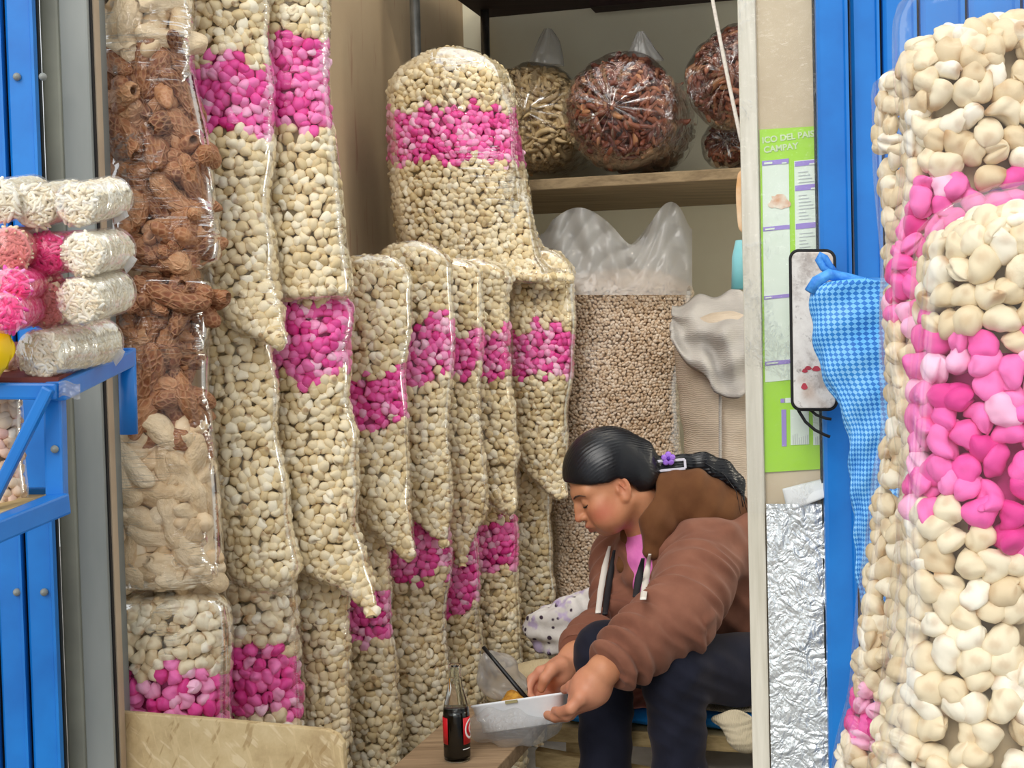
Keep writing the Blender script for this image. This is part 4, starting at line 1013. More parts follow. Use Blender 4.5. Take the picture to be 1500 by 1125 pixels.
def net():
    rows = [(408, 1204, 1332), (428, 1187, 1340), (470, 1189, 1345), (540, 1203, 1345), (600, 1232, 1340), (640, 1244, 1335), (700, 1245, 1325), (760, 1252, 1320), (820, 1255, 1310), (885, 1262, 1296)]
    T = px_tube(rows, 1.76, .30, n=120, nu=96, capt=.03, capb=.05, pw=1.0)
    a = np.linspace(0, 2 * math.pi, 96, endpoint=False)
    d_ = .003 * np.sin(a * 9 + T.row[:, None] * .012) * np.clip((T.row[:, None] - 430) / 200, 0, 1) + .002 * np.sin(T.row[:, None] * .11 + 3 * a)
    T.G = T.G + T.N * d_[..., None]
    F = T.faces(); me = np_mesh('net', T.surf(0), F)
    kk = F % 96; jj = F // 96; kk = np.where((kk == 0) & (kk.max(axis=1)[:, None] == 95), 96, kk)
    UV = np.stack([kk / 96 * 64, jj / 119 * 92], -1).astype(np.float32)
    ul = me.uv_layers.new(name='UVMap'); ul.data.foreach_set('uv', UV.reshape(-1))
    link('net_fabric', me, NETM, ns_)
net()
NETR = plain('blue_net_hem', srgb(84, 164, 236), srgb(30, 110, 200), .5, 60, .4)
m = MB(); m.tube([P(x, y, 1.775) for x, y in ((1186, 428), (1196, 412), (1214, 402), (1240, 408), (1270, 416), (1300, 422), (1335, 430))], .0075, 12); m.build('hem', NETR, ns_)
m = MB(); m.tube([P(x, y, 1.79) for x, y in ((1218, 402), (1206, 392), (1199, 380), (1202, 374), (1208, 378), (1214, 388), (1224, 402))], .005, 10); m.build('loop', NETR, ns_)
# white string, teal and orange things behind the post
m = MB(); m.tube([P(1040 + 46 * t, -20 + 226 * t + 6 * math.sin(t * 3), 2.3 - .2 * t) for t in np.linspace(0, 1, 12)], .0032, 8); tag(m.build('hanging_string', plain('white_string', srgb(226, 218, 206), srgb(206, 196, 184), .8, 200)), 'white string hanging at a slant in front of the shelf bags', 'string')
p = P(1091, 352, 2.07); m = MB(); m.tube([p, p + Z3 * .9], .001, 6); m.lathe(p - Z3 * .075, [(.0, 0), (.022, .002), (.020, .05), (.014, .075), (0, .076)], 20); tag(m.build('hanging_cup', plain('teal_plastic', srgb(150, 210, 214), srgb(120, 196, 200), .3, 12)), 'pale teal plastic cup peeping out behind the plank post', 'cup')
T = px_tube([(246, 1082, 1110), (280, 1078, 1112), (330, 1081, 1112), (345, 1088, 1110)], 2.05, .3, capt=.3, capb=.3); tag(link('crisp_packet', np_mesh('crisp_packet', T.surf(0), T.faces()), plain('orange_packet', srgb(222, 168, 110), srgb(236, 206, 170), .35, 20)), 'small orange packet peeping out behind the plank post', 'packet')
# ------------------------------------------------------------------ plywood board at the lower left
def ply():
    a = P(160, 1042, 2.20); nrm = NF; pts = [(160, 1042), (300, 1053), (420, 1064), (478, 1070), (494, 1077), (502, 1090), (504, 1125), (508, 1330), (170, 1345)]
    f0 = [onplane(x, y, a, nrm) for x, y in pts]; f1 = [v - NF * .014 for v in f0]; n = len(pts)
    o = MB().add(f0 + f1, [tuple(range(n)), tuple(range(n, 2 * n))[::-1]] + [(i, (i + 1) % n, n + (i + 1) % n, n + i) for i in range(n)]).build('plywood_board', BOARD, bevel=.002)
    tag(o, 'rough strand board standing in front of the lowest corn bags', 'board')
ply()
# ------------------------------------------------------------------ bench, seat layers, table plank
zt_ = .27
pl = empty('table_plank', onz(740, 1110, 0.0) * np.array([1, 1, 0]), 'brown weathered plank carrying the bottle and food box', 'plank')
c1 = onz(728, 1125, zt_); c2 = onz(792, 1054, zt_)
d = (c2 - c1); d /= np.linalg.norm(d); w_ = np.array([d[1], -d[0], 0]); f = c1 - d * .35; e = c1 + d * .40
MB().hexa([f - w_ * .19 - Z3 * .03, f - Z3 * .03, e - Z3 * .03, e - w_ * .19 - Z3 * .03, f - w_ * .19, f, e, e - w_ * .19]).build('plank_top', WOODG, pl, bevel=.003)
for q in (f + d * .08, e - d * .1):
    MB().box(q - w_ * .15 + Z3 * ((zt_ - .03) / 2 - q[2]), w_ * .03, d * .015, Z3 * ((zt_ - .03) / 2)).build('leg', WOODG, pl)
zs_ = .245
bn = empty('bench', onz(960, 1085, 0) * np.array([1, 1, 0]) , 'low plank bench under the seated person', 'bench')
g0 = onz(800, 1064, zs_); sx = ER; gy = ED
MB().hexa([g0 - Z3 * .032, g0 + sx * .78 - Z3 * .032, g0 + sx * .78 + gy * .42 - Z3 * .032, g0 + gy * .42 - Z3 * .032, g0, g0 + sx * .78, g0 + sx * .78 + gy * .42, g0 + gy * .42]).build('seat_plank', WOODY, bn, bevel=.004)
h0 = g0 - Z3 * .045 - gy * .02 - sx * .02
MB().hexa([h0 - Z3 * .035, h0 + sx * .25 - Z3 * .075, h0 + sx * .25 + gy * .03 - Z3 * .075, h0 + gy * .03 - Z3 * .035, h0, h0 + sx * .25 - Z3 * .03, h0 + sx * .25 + gy * .03 - Z3 * .03, h0 + gy * .03]).build('lower_rail', WOODY, bn, bevel=.003)
for q in (.06, .72):
    for r in (.05, .36):
        MB().box(g0 + sx * q + gy * r - Z3 * (g0[2] / 2 + .016), sx * .025, gy * .025, Z3 * (g0[2] / 2 - .016)).build('leg', WOODY, bn)
# blue folded sheet on the bench
def layer(name, s0, s1, t0, t1, z0, z1, mat, label, cat, amp=.006, seed=1, over=0.0):
    r = np.random.default_rng(seed); nu, nv = 60, 30; V = []
    top = []; bot = []
    for j in range(nv):
        for i in range(nu):
            u, v = i / (nu - 1), j / (nv - 1); e = min(1, 8 * min(u, 1 - u), 8 * min(v, 1 - v)); e = math.sqrt(max(0, 1 - (1 - e) ** 2))
            q = g0 + sx * (s0 + (s1 - s0) * u) + gy * (t0 + (t1 - t0) * v + amp * math.sin(u * 30 + seed) * (1 - v)); w = amp * (math.sin(u * 24 + v * 7 + seed) + .6 * math.sin(u * 47 - v * 13 + 2 * seed)) * .5
            zc = (z0 + z1) / 2; hh = (z1 - z0) / 2
            top.append([q[0], q[1], zs_ + zc + (hh + w * .6) * max(e, .12)]); bot.append([q[0], q[1], zs_ + zc - hh * max(e, .12)])
    V = np.array(top + bot); n = nu * nv; F = []
    for j in range(nv - 1):
        for i in range(nu - 1):
            k = j * nu + i; F.append((k, k + 1, k + nu + 1, k + nu)); F.append((n + k, n + k + nu, n + k + nu + 1, n + k + 1))
    edge = [i for i in range(nu)] + [j * nu + nu - 1 for j in range(1, nv)] + [(nv - 1) * nu + i for i in range(nu - 2, -1, -1)] + [j * nu for j in range(nv - 2, 0, -1)]
    for a, b in zip(edge, edge[1:] + edge[:1]): F.append((b, a, n + a, n + b))
    return tag(link(name, np_mesh(name, V, np.array(F)), mat), label, cat)
BLUESH = plain('blue_plastic_sheet', srgb(40, 150, 232), srgb(22, 124, 208), .4, 20, .4, bscale=50)
layer('blue_sheet', .02, .74, .012, .38, .002, .036, BLUESH, 'bright blue folded plastic sheet on the plank bench', 'plastic sheet', .008, 2)
layer('seat_pad', .10, .28, .02, .30, .037, .049, plain('rosy_pad', srgb(214, 140, 122), srgb(196, 112, 96), .7, 20, .3), 'rosy pad between the blue sheet and the corn cushion', 'cushion', .005, 4)
corn_seat_rows = [(1018, 915, 1085), (1034, 895, 1120), (1052, 905, 1118), (1062, 925, 1110)]
SACKC = cloth_mat('crumpled_sack', srgb(206, 192, 164), srgb(184, 170, 142), 90)
layer('seat_sack', .30, .76, .03, .36, .037, .047, SACKC, 'crumpled cream sack cushion the person sits on', 'cushion', .004, 7)
T = px_tube([(1040, 1046, 1102), (1052, 1040, 1108), (1076, 1058, 1108), (1096, 1076, 1106)], 2.60, .35, capt=.3, capb=.3).wobble(.010, 60, 9)
tag(link('torn_sack_flap', np_mesh('torn_sack_flap', T.surf(0), T.faces()), SACKC), 'crumpled cream sack corner hanging over the blue sheet by the post', 'sack')
# cloth bundle
def lace_mat():
    t = NT('printed_cloth'); b = t.bsdf(None, .85, spec=.15); v = t.coords('Object', (1, 1, 1))
    c = t.ramp(t.noise(v, 18, 4), [(.4, srgb(214, 208, 204)), (.6, srgb(232, 228, 222))])
    vo = t.n('ShaderNodeTexVoronoi'); vo.inputs['Scale'].default_value = 42; t.l(v, vo.inputs['Vector'])
    c = t.mix(t.ramp(vo.outputs['Distance'], [(.20, (1, 1, 1, 1)), (.26, (0, 0, 0, 1))]), c, srgb(70, 56, 70))
    c = t.mix(t.ramp(t.noise(v, 22, 3), [(.55, (0, 0, 0, 1)), (.62, (.8, .8, .8, 1))]), c, srgb(186, 166, 206))
    t.l(c, b.inputs['Base Color']); t.l(t.bump(t.noise(v, 30, 4), .3, .01), b.inputs['Normal']); return t.m
T = px_tube([(862, 842, 905), (878, 805, 945), (905, 768, 960), (940, 768, 950), (965, 790, 930)], 3.04, .5, capt=.5, capb=.4).wobble(.012, 34, 5).wobble(.006, 90, 15)
tag(link('cloth_bundle', np_mesh('cloth_bundle', T.surf(0), T.faces()), lace_mat()), 'white cloth bundle printed with lilac and dark dots behind the hands', 'cloth')
T = px_tube([(958, 745, 880), (985, 722, 900), (1020, 712, 905), (1050, 715, 905)], 2.88, .5, capt=.4, capb=.2).wobble(.010, 26, 6)
tag(link('flat_sack', np_mesh('flat_sack', T.surf(0), T.faces()), cloth_mat('cream_sack', srgb(206, 188, 150), srgb(188, 168, 130), 120)), 'slumped cream sack below the printed cloth bundle', 'sack')
# ------------------------------------------------------------------ bottle
bp_ = onz(670, 1113, zt_); 
bt = empty('soda_bottle', bp_, 'small glass bottle of dark soda with a red label on the plank', 'bottle')
sc_ = .188 / .19
GLASS = NT('clear_glass'); gb = GLASS.bsdf((.93, .97, .93, 1), .02, spec=.5); gb.inputs['Transmission Weight'].default_value = 1.0; gb.inputs['IOR'].default_value = 1.3; GLASS = GLASS.m
COLA = plain('dark_soda', (.012, .004, .003, 1), None, .08, spec=.6)
prof = [(.0, 0), (.021, .0), (.0245, .004), (.025, .012), (.0245, .05), (.0245, .085), (.0235, .098), (.019, .118), (.0135, .140), (.0112, .158), (.0108, .168), (.0125, .171), (.0125, .178), (.0112, .180), (.0095, .180), (.0085, .170), (.009, .155)]
MB().lathe(bp_, [(r, h * sc_) for r, h in prof], 40).build('glass', GLASS, bt)
MB().lathe(bp_, [(0, .006), (.022, .007), (.0236, .012), (.0232, .085), (.0225, .097), (0, .0975)], 40).build('soda', COLA, bt)
def label_band(a0, a1, z0, z1, r, mat, name, n=24):
    V = []; 
    for i in range(n + 1):
        a = math.radians(a0 + (a1 - a0) * i / n)
        for z in (z0, z1): V.append(bp_ + np.array([r * math.cos(a), r * math.sin(a), z]))
    F = [(2 * i, 2 * i + 2, 2 * i + 3, 2 * i + 1) for i in range(n)]
    o = MB().add(V, F, True).build(name, mat, bt); s = o.modifiers.new('s', 'SOLIDIFY'); s.thickness = .0003; return o
LRED = plain('label_red', srgb(214, 26, 40), srgb(200, 20, 34), .35, 10); LWHITE = plain('label_white', srgb(240, 236, 232), None, .35)
label_band(-58, 20, .034, .083, .0253, LRED, 'red_label'); label_band(160, 232, .034, .083, .0253, LRED, 'red_label')
def ring_on(a0, zc, ra, rz, r, wd, mat, name, arc=(0, 360)):
    n = 40; V = []
    for i in range(n + 1):
        q = math.radians(arc[0] + (arc[1] - arc[0]) * i / n)
        for k in (1, 1 - wd):
            a = math.radians(a0 + ra * k * math.cos(q)); z = zc + rz * k * math.sin(q); V.append(bp_ + np.array([r * math.cos(a), r * math.sin(a), z]))
    F = [(2 * i, 2 * i + 2, 2 * i + 3, 2 * i + 1) for i in range(n)]
    o = MB().add(V, F, True).build(name, mat, bt); s = o.modifiers.new('s', 'SOLIDIFY'); s.thickness = .0003
ring_on(-12, .060, 38, .019, .0256, .22, LWHITE, 'white_emblem'); ring_on(-4, .060, 20, .010, .0256, .35, LWHITE, 'white_emblem', (60, 300))
label_band(-62, -20, .0245, .0262, .0253, LWHITE, 'white_label_line')
# ------------------------------------------------------------------ food box
FOAM = plain('white_foam', srgb(238, 240, 242), srgb(228, 232, 236), .45, 30, .03)
fb = empty('food_box', P(755, 1060, 2.62), 'open white foam food box held above the plank', 'food box')
def foodbox():
    a, b = P(686, 1034, 2.60), P(824, 1014, 2.56); ux = b - a; W = np.linalg.norm(ux); ux /= W; uy = np.cross(Z3, ux); uy /= np.linalg.norm(uy); uy = uy * math.cos(.27) - Z3 * math.sin(.27); uz = np.cross(ux, uy)
    D, H = .16, .054
    def ring(k, h, r=.022):
        pts = []; w2, d2 = W / 2 * k, D / 2 * k
        for sx_, sy_, a0 in ((1, 1, 0), (-1, 1, 90), (-1, -1, 180), (1, -1, 270)):
            for i in range(7):
                q = math.radians(a0 + 90 * i / 6); pts.append(a + ux * (W / 2 + sx_ * (w2 - r) + r * math.cos(q)) + uy * (D / 2 + sy_ * (d2 - r) + r * math.sin(q)) + uz * h)
        return pts
    prof = [(.80, -H), (.83, -H), (.86, -.034), (.92, -.030), (.97, -.006), (1.0, -.004), (1.0, 0), (.96, 0), (.93, -.006), (.89, -.026), (.80, -H + .004)]
    R = [ring(k, h) for k, h in prof]; n = len(R[0]); V = [p for r in R for p in r]
    F = [(i * n + j, i * n + (j + 1) % n, (i + 1) * n + (j + 1) % n, (i + 1) * n + j) for i in range(len(R) - 1) for j in range(n)]
    F += [tuple(range(n))[::-1], tuple((len(R) - 1) * n + j for j in range(n))]
    MB().add(V, F, True).build('tray', FOAM, fb)
    c = a + ux * W * .46 - uy * .0006 + uz * -.004
    MB().box(c, ux * .012, uy * .003, uz * .0028).build('latch_slot', plain('latch_tab', srgb(150, 140, 96), None, .7), fb)
    # food
    r = np.random.default_rng(3); fd = MB()
    G = []
    for i in range(16):
        rr = []
        for j in range(16):
            u, v = i / 15 - .5, j / 15 - .5; h = -.020 + .040 * math.exp(-((u + .16) ** 2 * 16 + (v - .1) ** 2 * 8)) + .006 * r.normal() * .5
            rr.append(a + ux * (W / 2 + u * W * .74) + uy * (D / 2 + v * D * .74) + uz * h)
        G.append(rr)
    fd.grid(G); FOODM = plain('stewed_food', srgb(214, 160, 60), srgb(150, 90, 30), .5, 60, .4)
    o = fd.build('meal', FOODM, None); tag(o, 'yellowish meal inside the white foam box', 'food'); o['kind'] = 'thing'
    return a, ux, uy, uz, W, D
FBX = foodbox()
m = MB(); m.tube([P(708, 948, 2.74), P(725, 968, 2.72), P(745, 992, 2.70), P(772, 1024, 2.66)], [.0042, .0040, .0045, .005], 10); tag(m.build('fork_handle', plain('black_plastic', srgb(20, 20, 22), None, .35)), 'slim black plastic fork stuck into the food box', 'fork')
# thin carrier bag under the box
T = px_tube([(1036, 690, 800), (1052, 688, 815), (1075, 690, 812), (1094, 700, 790)], 2.545, .8, capt=.2, capb=.3).wobble(.006, 60, 12)
tag(link('carrier_bag', np_mesh('carrier_bag', T.surf(0), T.faces()), film_mat('thin_bag_film', tint=(.95, .95, .95, 1), scale=(40, 40, 40), bstr=.9, gain=.7, base=.02, milky=.22, lo=.4, hi=.6, zone=20, always=.5)), 'crumpled clear carrier bag under the foam box', 'plastic bag')
T = px_tube([(952, 706, 735), (975, 704, 760), (1005, 706, 775), (1025, 715, 770)], 2.80, .4, capt=.3, capb=.2).wobble(.008, 60, 13)
tag(link('film_scrap', np_mesh('film_scrap', T.surf(0), T.faces()), MAT['film_grey']), 'loose grey film lying behind the black fork', 'plastic bag')
# ------------------------------------------------------------------ distance-field sculpting
from mathutils.bvhtree import BVHTree
SEATZ = .302
def sit(v):
    # the weight flattens hips and thighs on the seat
    v.cut(lambda X, Y, Z: (SEATZ - Z + 0 * X + 0 * Y).astype(np.float32), np.array([.26, 2.715, .0]), np.array([.95, 3.3, SEATZ + .03]), .012)
class Vol:
    def __init__(s, lo, hi, h):
        s.lo, s.h, s.rs = np.array(lo, float), h, 1.0
        s.n = np.ceil((np.array(hi) - s.lo) / h).astype(int) + 1
        s.d = np.full(s.n, 0.2, np.float32)
        s.ax = [(s.lo[i] + h * np.arange(s.n[i])).astype(np.float32) for i in range(3)]
    def _sub(s, lo, hi):
        a = np.clip(np.floor((np.asarray(lo) - s.lo) / s.h).astype(int), 0, s.n); b = np.clip(np.ceil((np.asarray(hi) - s.lo) / s.h).astype(int) + 1, 0, s.n)
        sl = tuple(slice(a[i], b[i]) for i in range(3))
        if any(b[i] <= a[i] for i in range(3)): return None, None
        X, Y, Z = np.meshgrid(*[s.ax[i][sl[i]] for i in range(3)], indexing='ij', sparse=True)
        return sl, (X, Y, Z)
    def _comb(s, sl, e, k, op):
        d = s.d[sl]
        if op == 'add':
            if k > 0:
                h = np.maximum(k - np.abs(d - e), 0) / k; s.d[sl] = np.minimum(d, e) - h * h * k * .25
            else: s.d[sl] = np.minimum(d, e)
        elif op == 'sub':
            e = -e
            if k > 0:
                h = np.maximum(k - np.abs(d - e), 0) / k; s.d[sl] = np.maximum(d, e) + h * h * k * .25
            else: s.d[sl] = np.maximum(d, e)
    def cap(s, a, b, ra, rb=None, k=.02, op='add'):
        a, b = np.asarray(a, float), np.asarray(b, float); rb = ra if rb is None else rb
        ra, rb, k = ra * s.rs, rb * s.rs, k * s.rs
        m = max(ra, rb) + k + 5 * s.h
        sl, g = s._sub(np.minimum(a, b) - m, np.maximum(a, b) + m)
        if sl is None: return s
        X, Y, Z = g; v = b - a; L2 = float(v @ v) + 1e-12
        t = np.clip(((X - a[0]) * v[0] + (Y - a[1]) * v[1] + (Z - a[2]) * v[2]) / L2, 0, 1)
        e = np.sqrt((X - a[0] - t * v[0]) ** 2 + (Y - a[1] - t * v[1]) ** 2 + (Z - a[2] - t * v[2]) ** 2) - (ra + (rb - ra) * t)
        s._comb(sl, e, k, op); return s
    def chain(s, pts, rad, k=.02, op='add'):
        for i in range(len(pts) - 1): s.cap(pts[i], pts[i + 1], rad[i], rad[i + 1], k, op)
        return s
    def ell(s, c, r, R=None, k=.02, op='add'):
        c, r = np.asarray(c, float), np.asarray(r, float) * s.rs; k = k * s.rs; R = np.eye(3) if R is None else R
        m = r.max() + k + 5 * s.h
        sl, g = s._sub(c - m, c + m)
        if sl is None: return s
        X, Y, Z = g; X, Y, Z = X - c[0], Y - c[1], Z - c[2]
        q = [X * R[0, i] + Y * R[1, i] + Z * R[2, i] for i in range(3)]
        k0 = np.sqrt(sum((q[i] / r[i]) ** 2 for i in range(3))); k1 = np.sqrt(sum((q[i] / r[i] ** 2) ** 2 for i in range(3))) + 1e-9
        s._comb(sl, k0 * (k0 - 1) / k1, k, op); return s
    def cut(s, f, lo, hi, k=0.0):
        """intersect with f(points)<0"""
        sl, g = s._sub(lo, hi)
        e = f(*g); d = s.d[sl]
        if k > 0:
            h = np.maximum(k - np.abs(d - e), 0) / k; s.d[sl] = np.maximum(d, e) + h * h * k * .25
        else: s.d[sl] = np.maximum(d, e)
        return s
    def mesh(s):
        d = s.d; ins = d < 0
        acc = np.zeros(tuple(s.n - 1), np.uint8)
        for i in (0, 1):
            for j in (0, 1):
                for k in (0, 1):
                    acc += ins[i:s.n[0] - 1 + i, j:s.n[1] - 1 + j, k:s.n[2] - 1 + k]
        cells = np.argwhere((acc > 0) & (acc < 8)); del acc
        idx = -np.ones(tuple(s.n - 1), np.int32); idx[tuple(cells.T)] = np.arange(len(cells))
        P_, cnt = np.zeros((len(cells), 3)), np.zeros(len(cells))
        cor = np.array([(i, j, k) for i in (0, 1) for j in (0, 1) for k in (0, 1)])
        val = np.stack([d[tuple((cells + c).T)] for c in cor], 1)
        for a in range(8):
            for b in range(a + 1, 8):
                if np.abs(cor[a] - cor[b]).sum() != 1: continue
                m = (val[:, a] < 0) != (val[:, b] < 0); t = val[m, a] / (val[m, a] - val[m, b])
                P_[m] += cor[a] + t[:, None] * (cor[b] - cor[a]); cnt[m] += 1
        V = s.lo + (cells + P_ / cnt[:, None]) * s.h
        F = []
        for ax in range(3):
            u, v = [(1, 2), (2, 0), (0, 1)][ax]
            A = [slice(None)] * 3; B = [slice(None)] * 3; A[ax] = slice(0, -1); B[ax] = slice(1, None)
            fl = ins[tuple(A)] != ins[tuple(B)]
            e = np.argwhere(fl); e = e[(e[:, u] > 0) & (e[:, v] > 0) & (e[:, u] < s.n[u] - 1) & (e[:, v] < s.n[v] - 1)]
            o = ins[tuple(e.T)]
            du = np.zeros(3, int); du[u] = 1; dv = np.zeros(3, int); dv[v] = 1
            q = np.stack([idx[tuple((e - du - dv).T)], idx[tuple((e - dv).T)], idx[tuple(e.T)], idx[tuple((e - du).T)]], 1)
            q[~o] = q[~o][:, ::-1]; F.append(q)
        F = np.concatenate(F); F = F[(F >= 0).all(1)]
        return V, F
def relax(V, F, it=2, lam=.5):
    V = V.copy(); E_ = np.concatenate([F[:, [0, 1]], F[:, [1, 2]], F[:, [2, 3]], F[:, [3, 0]]]); n = len(V)
    deg = np.bincount(E_.ravel(), minlength=n)[:, None]
    for _ in range(it):
        S = np.zeros_like(V); np.add.at(S, E_[:, 0], V[E_[:, 1]]); np.add.at(S, E_[:, 1], V[E_[:, 0]])
        V = V + lam * (S / np.maximum(deg, 1) - V)
    return V
def vnormals(V, F):
    n = np.cross(V[F[:, 2]] - V[F[:, 0]], V[F[:, 3]] - V[F[:, 1]]); N = np.zeros_like(V)
    for i in range(4): np.add.at(N, F[:, i], n)
    return N / (np.linalg.norm(N, axis=1)[:, None] + 1e-12)
# ------------------------------------------------------------------ head frame
HS = .88
psi, th, tilt = math.radians(9), math.radians(30), math.radians(3)
fwd = np.array([-math.cos(psi) * math.cos(th), -math.sin(psi) * math.cos(th), -math.sin(th)])
lft = np.array([math.sin(psi), -math.cos(psi), 0]); upv = np.cross(fwd, lft)
lft, upv = lft * math.cos(tilt) + upv * math.sin(tilt), upv * math.cos(tilt) - lft * math.sin(tilt)
HR = np.stack([fwd, lft, upv], 1)
HO = P(911, 713, 2.80) - HR @ np.array([-.010, .078, 0]) * HS
H = lambda x, y, z: HO + HR @ np.array([x, y, z], float) * HS
def tolocal(V): return (V - HO) @ HR / HS
# ------------------------------------------------------------------ joints
ShN, ElN, WrN = P(1040, 812, 2.80), P(992, 902, 2.60), P(884, 982, 2.50)
ShF, ElF, WrF = P(908, 815, 3.02), P(905, 915, 2.88), P(842, 962, 2.72)
HipN, KnN, AnN = P(1165, 992, 2.86), P(987, 978, 2.60), P(1004, 1270, 2.62)
HipF, KnF, AnF = P(1090, 985, 3.00), P(886, 956, 2.69), P(888, 1292, 2.66)
Pel, Chest, Back = P(1150, 962, 2.95), P(985, 825, 2.91), P(1062, 850, 2.97)
NeckB = P(962, 772, 2.91)
fdir = np.array([-.79, -.61, 0])
lo = np.array([P(768, 600, 2.7)[0] - .01, 2.40, -.0]); hi = np.array([.80, 3.22, .90])
def body_volume():
    v = Vol(lo, hi, .0027)
    # trunk and limbs under the clothes
    v.chain([Pel + Z3 * .03, Back, Chest], [.09, .105, .095], .05); v.cap(ShN, ShF, .045, .045, .04); v.cap(Chest, NeckB, .08, .055, .04)
    v.chain([ShN, ElN, WrN], [.045, .036, .0255], .02); v.chain([ShF, ElF, WrF], [.045, .036, .0255], .02)
    v.chain([HipN, KnN, AnN], [.075, .048, .03], .02); v.chain([HipF, KnF, AnF], [.075, .048, .03], .02)
    sit(v)
    # neck and head
    v.cap(NeckB, H(-.028, 0, -.045), .054, .052, .03)
    v.rs = HS
    v.ell(H(-.012, 0, .038), (.097, .074, .084), HR, .01)
    v.ell(H(.030, 0, -.028), (.060, .064, .066), HR, .03)
    for s_ in (1, -1):
        v.cap(H(-.004, .056 * s_, -.036), H(.048, .030 * s_, -.074), .018, .018, .025)      # jaw
        v.ell(H(.052, .042 * s_, -.014), (.030, .026, .022), HR, .02)                       # cheekbone
        v.ell(H(.050, .039 * s_, -.046), (.036, .035, .034), HR, .02)                       # cheek
        v.cap(H(.080, .012 * s_, .030), H(.062, .048 * s_, .030), .011, .012, .02)          # brow
    v.ell(H(.064, 0, -.077), (.020, .022, .016), HR, .02)                                   # chin
    for s_ in (1, -1):
        v.ell(H(.093, .033 * s_, .010), (.016, .020, .011), HR, .014, 'sub')                # socket
        v.ell(H(.070, .032 * s_, .008), (.0165, .017, .0145), HR, .004)                     # lidded eye
        v.cap(H(.0835, .022 * s_, .0005), H(.0790, .046 * s_, .0035), .0028, .0022, .003)   # lower lid edge
    v.chain([H(.084, 0, .022), H(.0945, 0, .000), H(.1065, 0, -.021)], [.0080, .0085, .0108], .012)
    for s_ in (1, -1): v.ell(H(.0955, .0118 * s_, -.0245), (.0105, .0082, .0080), HR, .006)
    v.cap(H(.103, .006, -.0335), H(.100, .008, -.030), .0030, .003, .003, 'sub'); v.cap(H(.103, -.006, -.0335), H(.100, -.008, -.030), .0030, .003, .003, 'sub')
    v.ell(H(.086, 0, -.051), (.016, .026, .014), HR, .014)                                  # muzzle
    v.chain([H(.086, -.021, -.0525), H(.098, -.006, -.0485), H(.098, .006, -.0485), H(.086, .021, -.0525)], [.003, .0052, .0052, .003], .005)
    v.chain([H(.085, -.018, -.0575), H(.0955, 0, -.060), H(.085, .018, -.0575)], [.003, .0062, .003], .005)
    v.chain([H(.090, -.022, -.0545), H(.1015, 0, -.0542), H(.090, .022, -.0545)], [.0014, .0016, .0014], .003, 'sub')
    # ears
    for s_ in (1, -1):
        c = H(-.012, .073 * s_, -.004); a = math.radians(-12)
        Re = HR @ np.array([[math.cos(a), 0, math.sin(a)], [0, 1, 0], [-math.sin(a), 0, math.cos(a)]]) @ np.array([[math.cos(.35 * s_), math.sin(.35 * s_), 0], [-math.sin(.35 * s_), math.cos(.35 * s_), 0], [0, 0, 1]])
        v.ell(c, (.0185, .0085, .031), Re, .006)
        v.ell(c + HS * Re @ np.array([.001, .0085 * s_, .006]), (.0110, .0085, .0185), Re, .003, 'sub')
        v.ell(c + HS * Re @ np.array([.013, .003 * s_, -.003]), (.005, .006, .008), Re, .005)
        v.cap(c + HS * Re @ np.array([.0035, .005 * s_, .012]), c + HS * Re @ np.array([-.004, .005 * s_, -.004]), .0026, .0026, .003)
        v.ell(c + HS * Re @ np.array([.004, .0035 * s_, -.026]), (.009, .0075, .009), Re, .006)
    v.rs = 1.0
    # near hand: back of the hand to the viewer, fingers closing under the tray
    q = lambda x, y, d: P(x, y, d)
    v.cap(WrN, q(862, 1010, 2.505), .0275, .030, .02)
    kn = [(q(850, 1022, 2.472), .0135), (q(844, 1030, 2.496), .014), (q(843, 1034, 2.522), .0135), (q(847, 1034, 2.546), .0125)]
    for p_, r in kn: v.cap(q(866, 1007, 2.508), p_, .029, r + .002, .018)
    mid = [(836, 1038, 2.466), (830, 1047, 2.492), (829, 1049, 2.522), (834, 1047, 2.548)]
    tip = [(822, 1043, 2.492), (813, 1050, 2.516), (813, 1051, 2.546), (820, 1048, 2.572)]
    ex = [(813, 1041, 2.514), (802, 1047, 2.538), (802, 1048, 2.566), (810, 1046, 2.590)]
    for (p_, r), m_, t_, e_ in zip(kn, mid, tip, ex):
        v.chain([p_, q(*m_), q(*t_), q(*e_)], [.0122, .0110, .0098, .0082], .003)
    v.chain([q(868, 998, 2.492), q(852, 1000, 2.50), q(838, 1006, 2.525), q(827, 1010, 2.555)], [.020, .0135, .0110, .0088], .008)   # thumb over the rim
    # far hand: palm turned to the viewer, thumb and fingers around the fork
    v.cap(WrF, q(822, 980, 2.685), .0255, .025, .02)
    kf = [(q(792, 984, 2.690), .0125), (q(800, 994, 2.700), .0125), (q(808, 1002, 2.705), .012), (q(816, 1008, 2.705), .011)]
    for p_, r in kf: v.cap(q(822, 984, 2.685), p_, .021, r, .016)
    f1 = [(779, 995, 2.690), (784, 1004, 2.700), (794, 1012, 2.705), (804, 1016, 2.705)]
    f2 = [(774, 1008, 2.680), (776, 1016, 2.685), (786, 1022, 2.690), (797, 1024, 2.690)]
    f3 = [(775, 1017, 2.668), (780, 1023, 2.665), (790, 1027, 2.672), (800, 1028, 2.675)]
    for (p_, r), a_, b_, c_ in zip(kf, f1, f2, f3): v.chain([p_, q(*a_), q(*b_), q(*c_)], [.0105, .0098, .0088, .0075], .0035)
    v.chain([q(822, 976, 2.67), q(808, 981, 2.650), q(798, 994, 2.640), q(793, 1009, 2.645)], [.018, .0128, .0108, .0085], .006)      # thumb
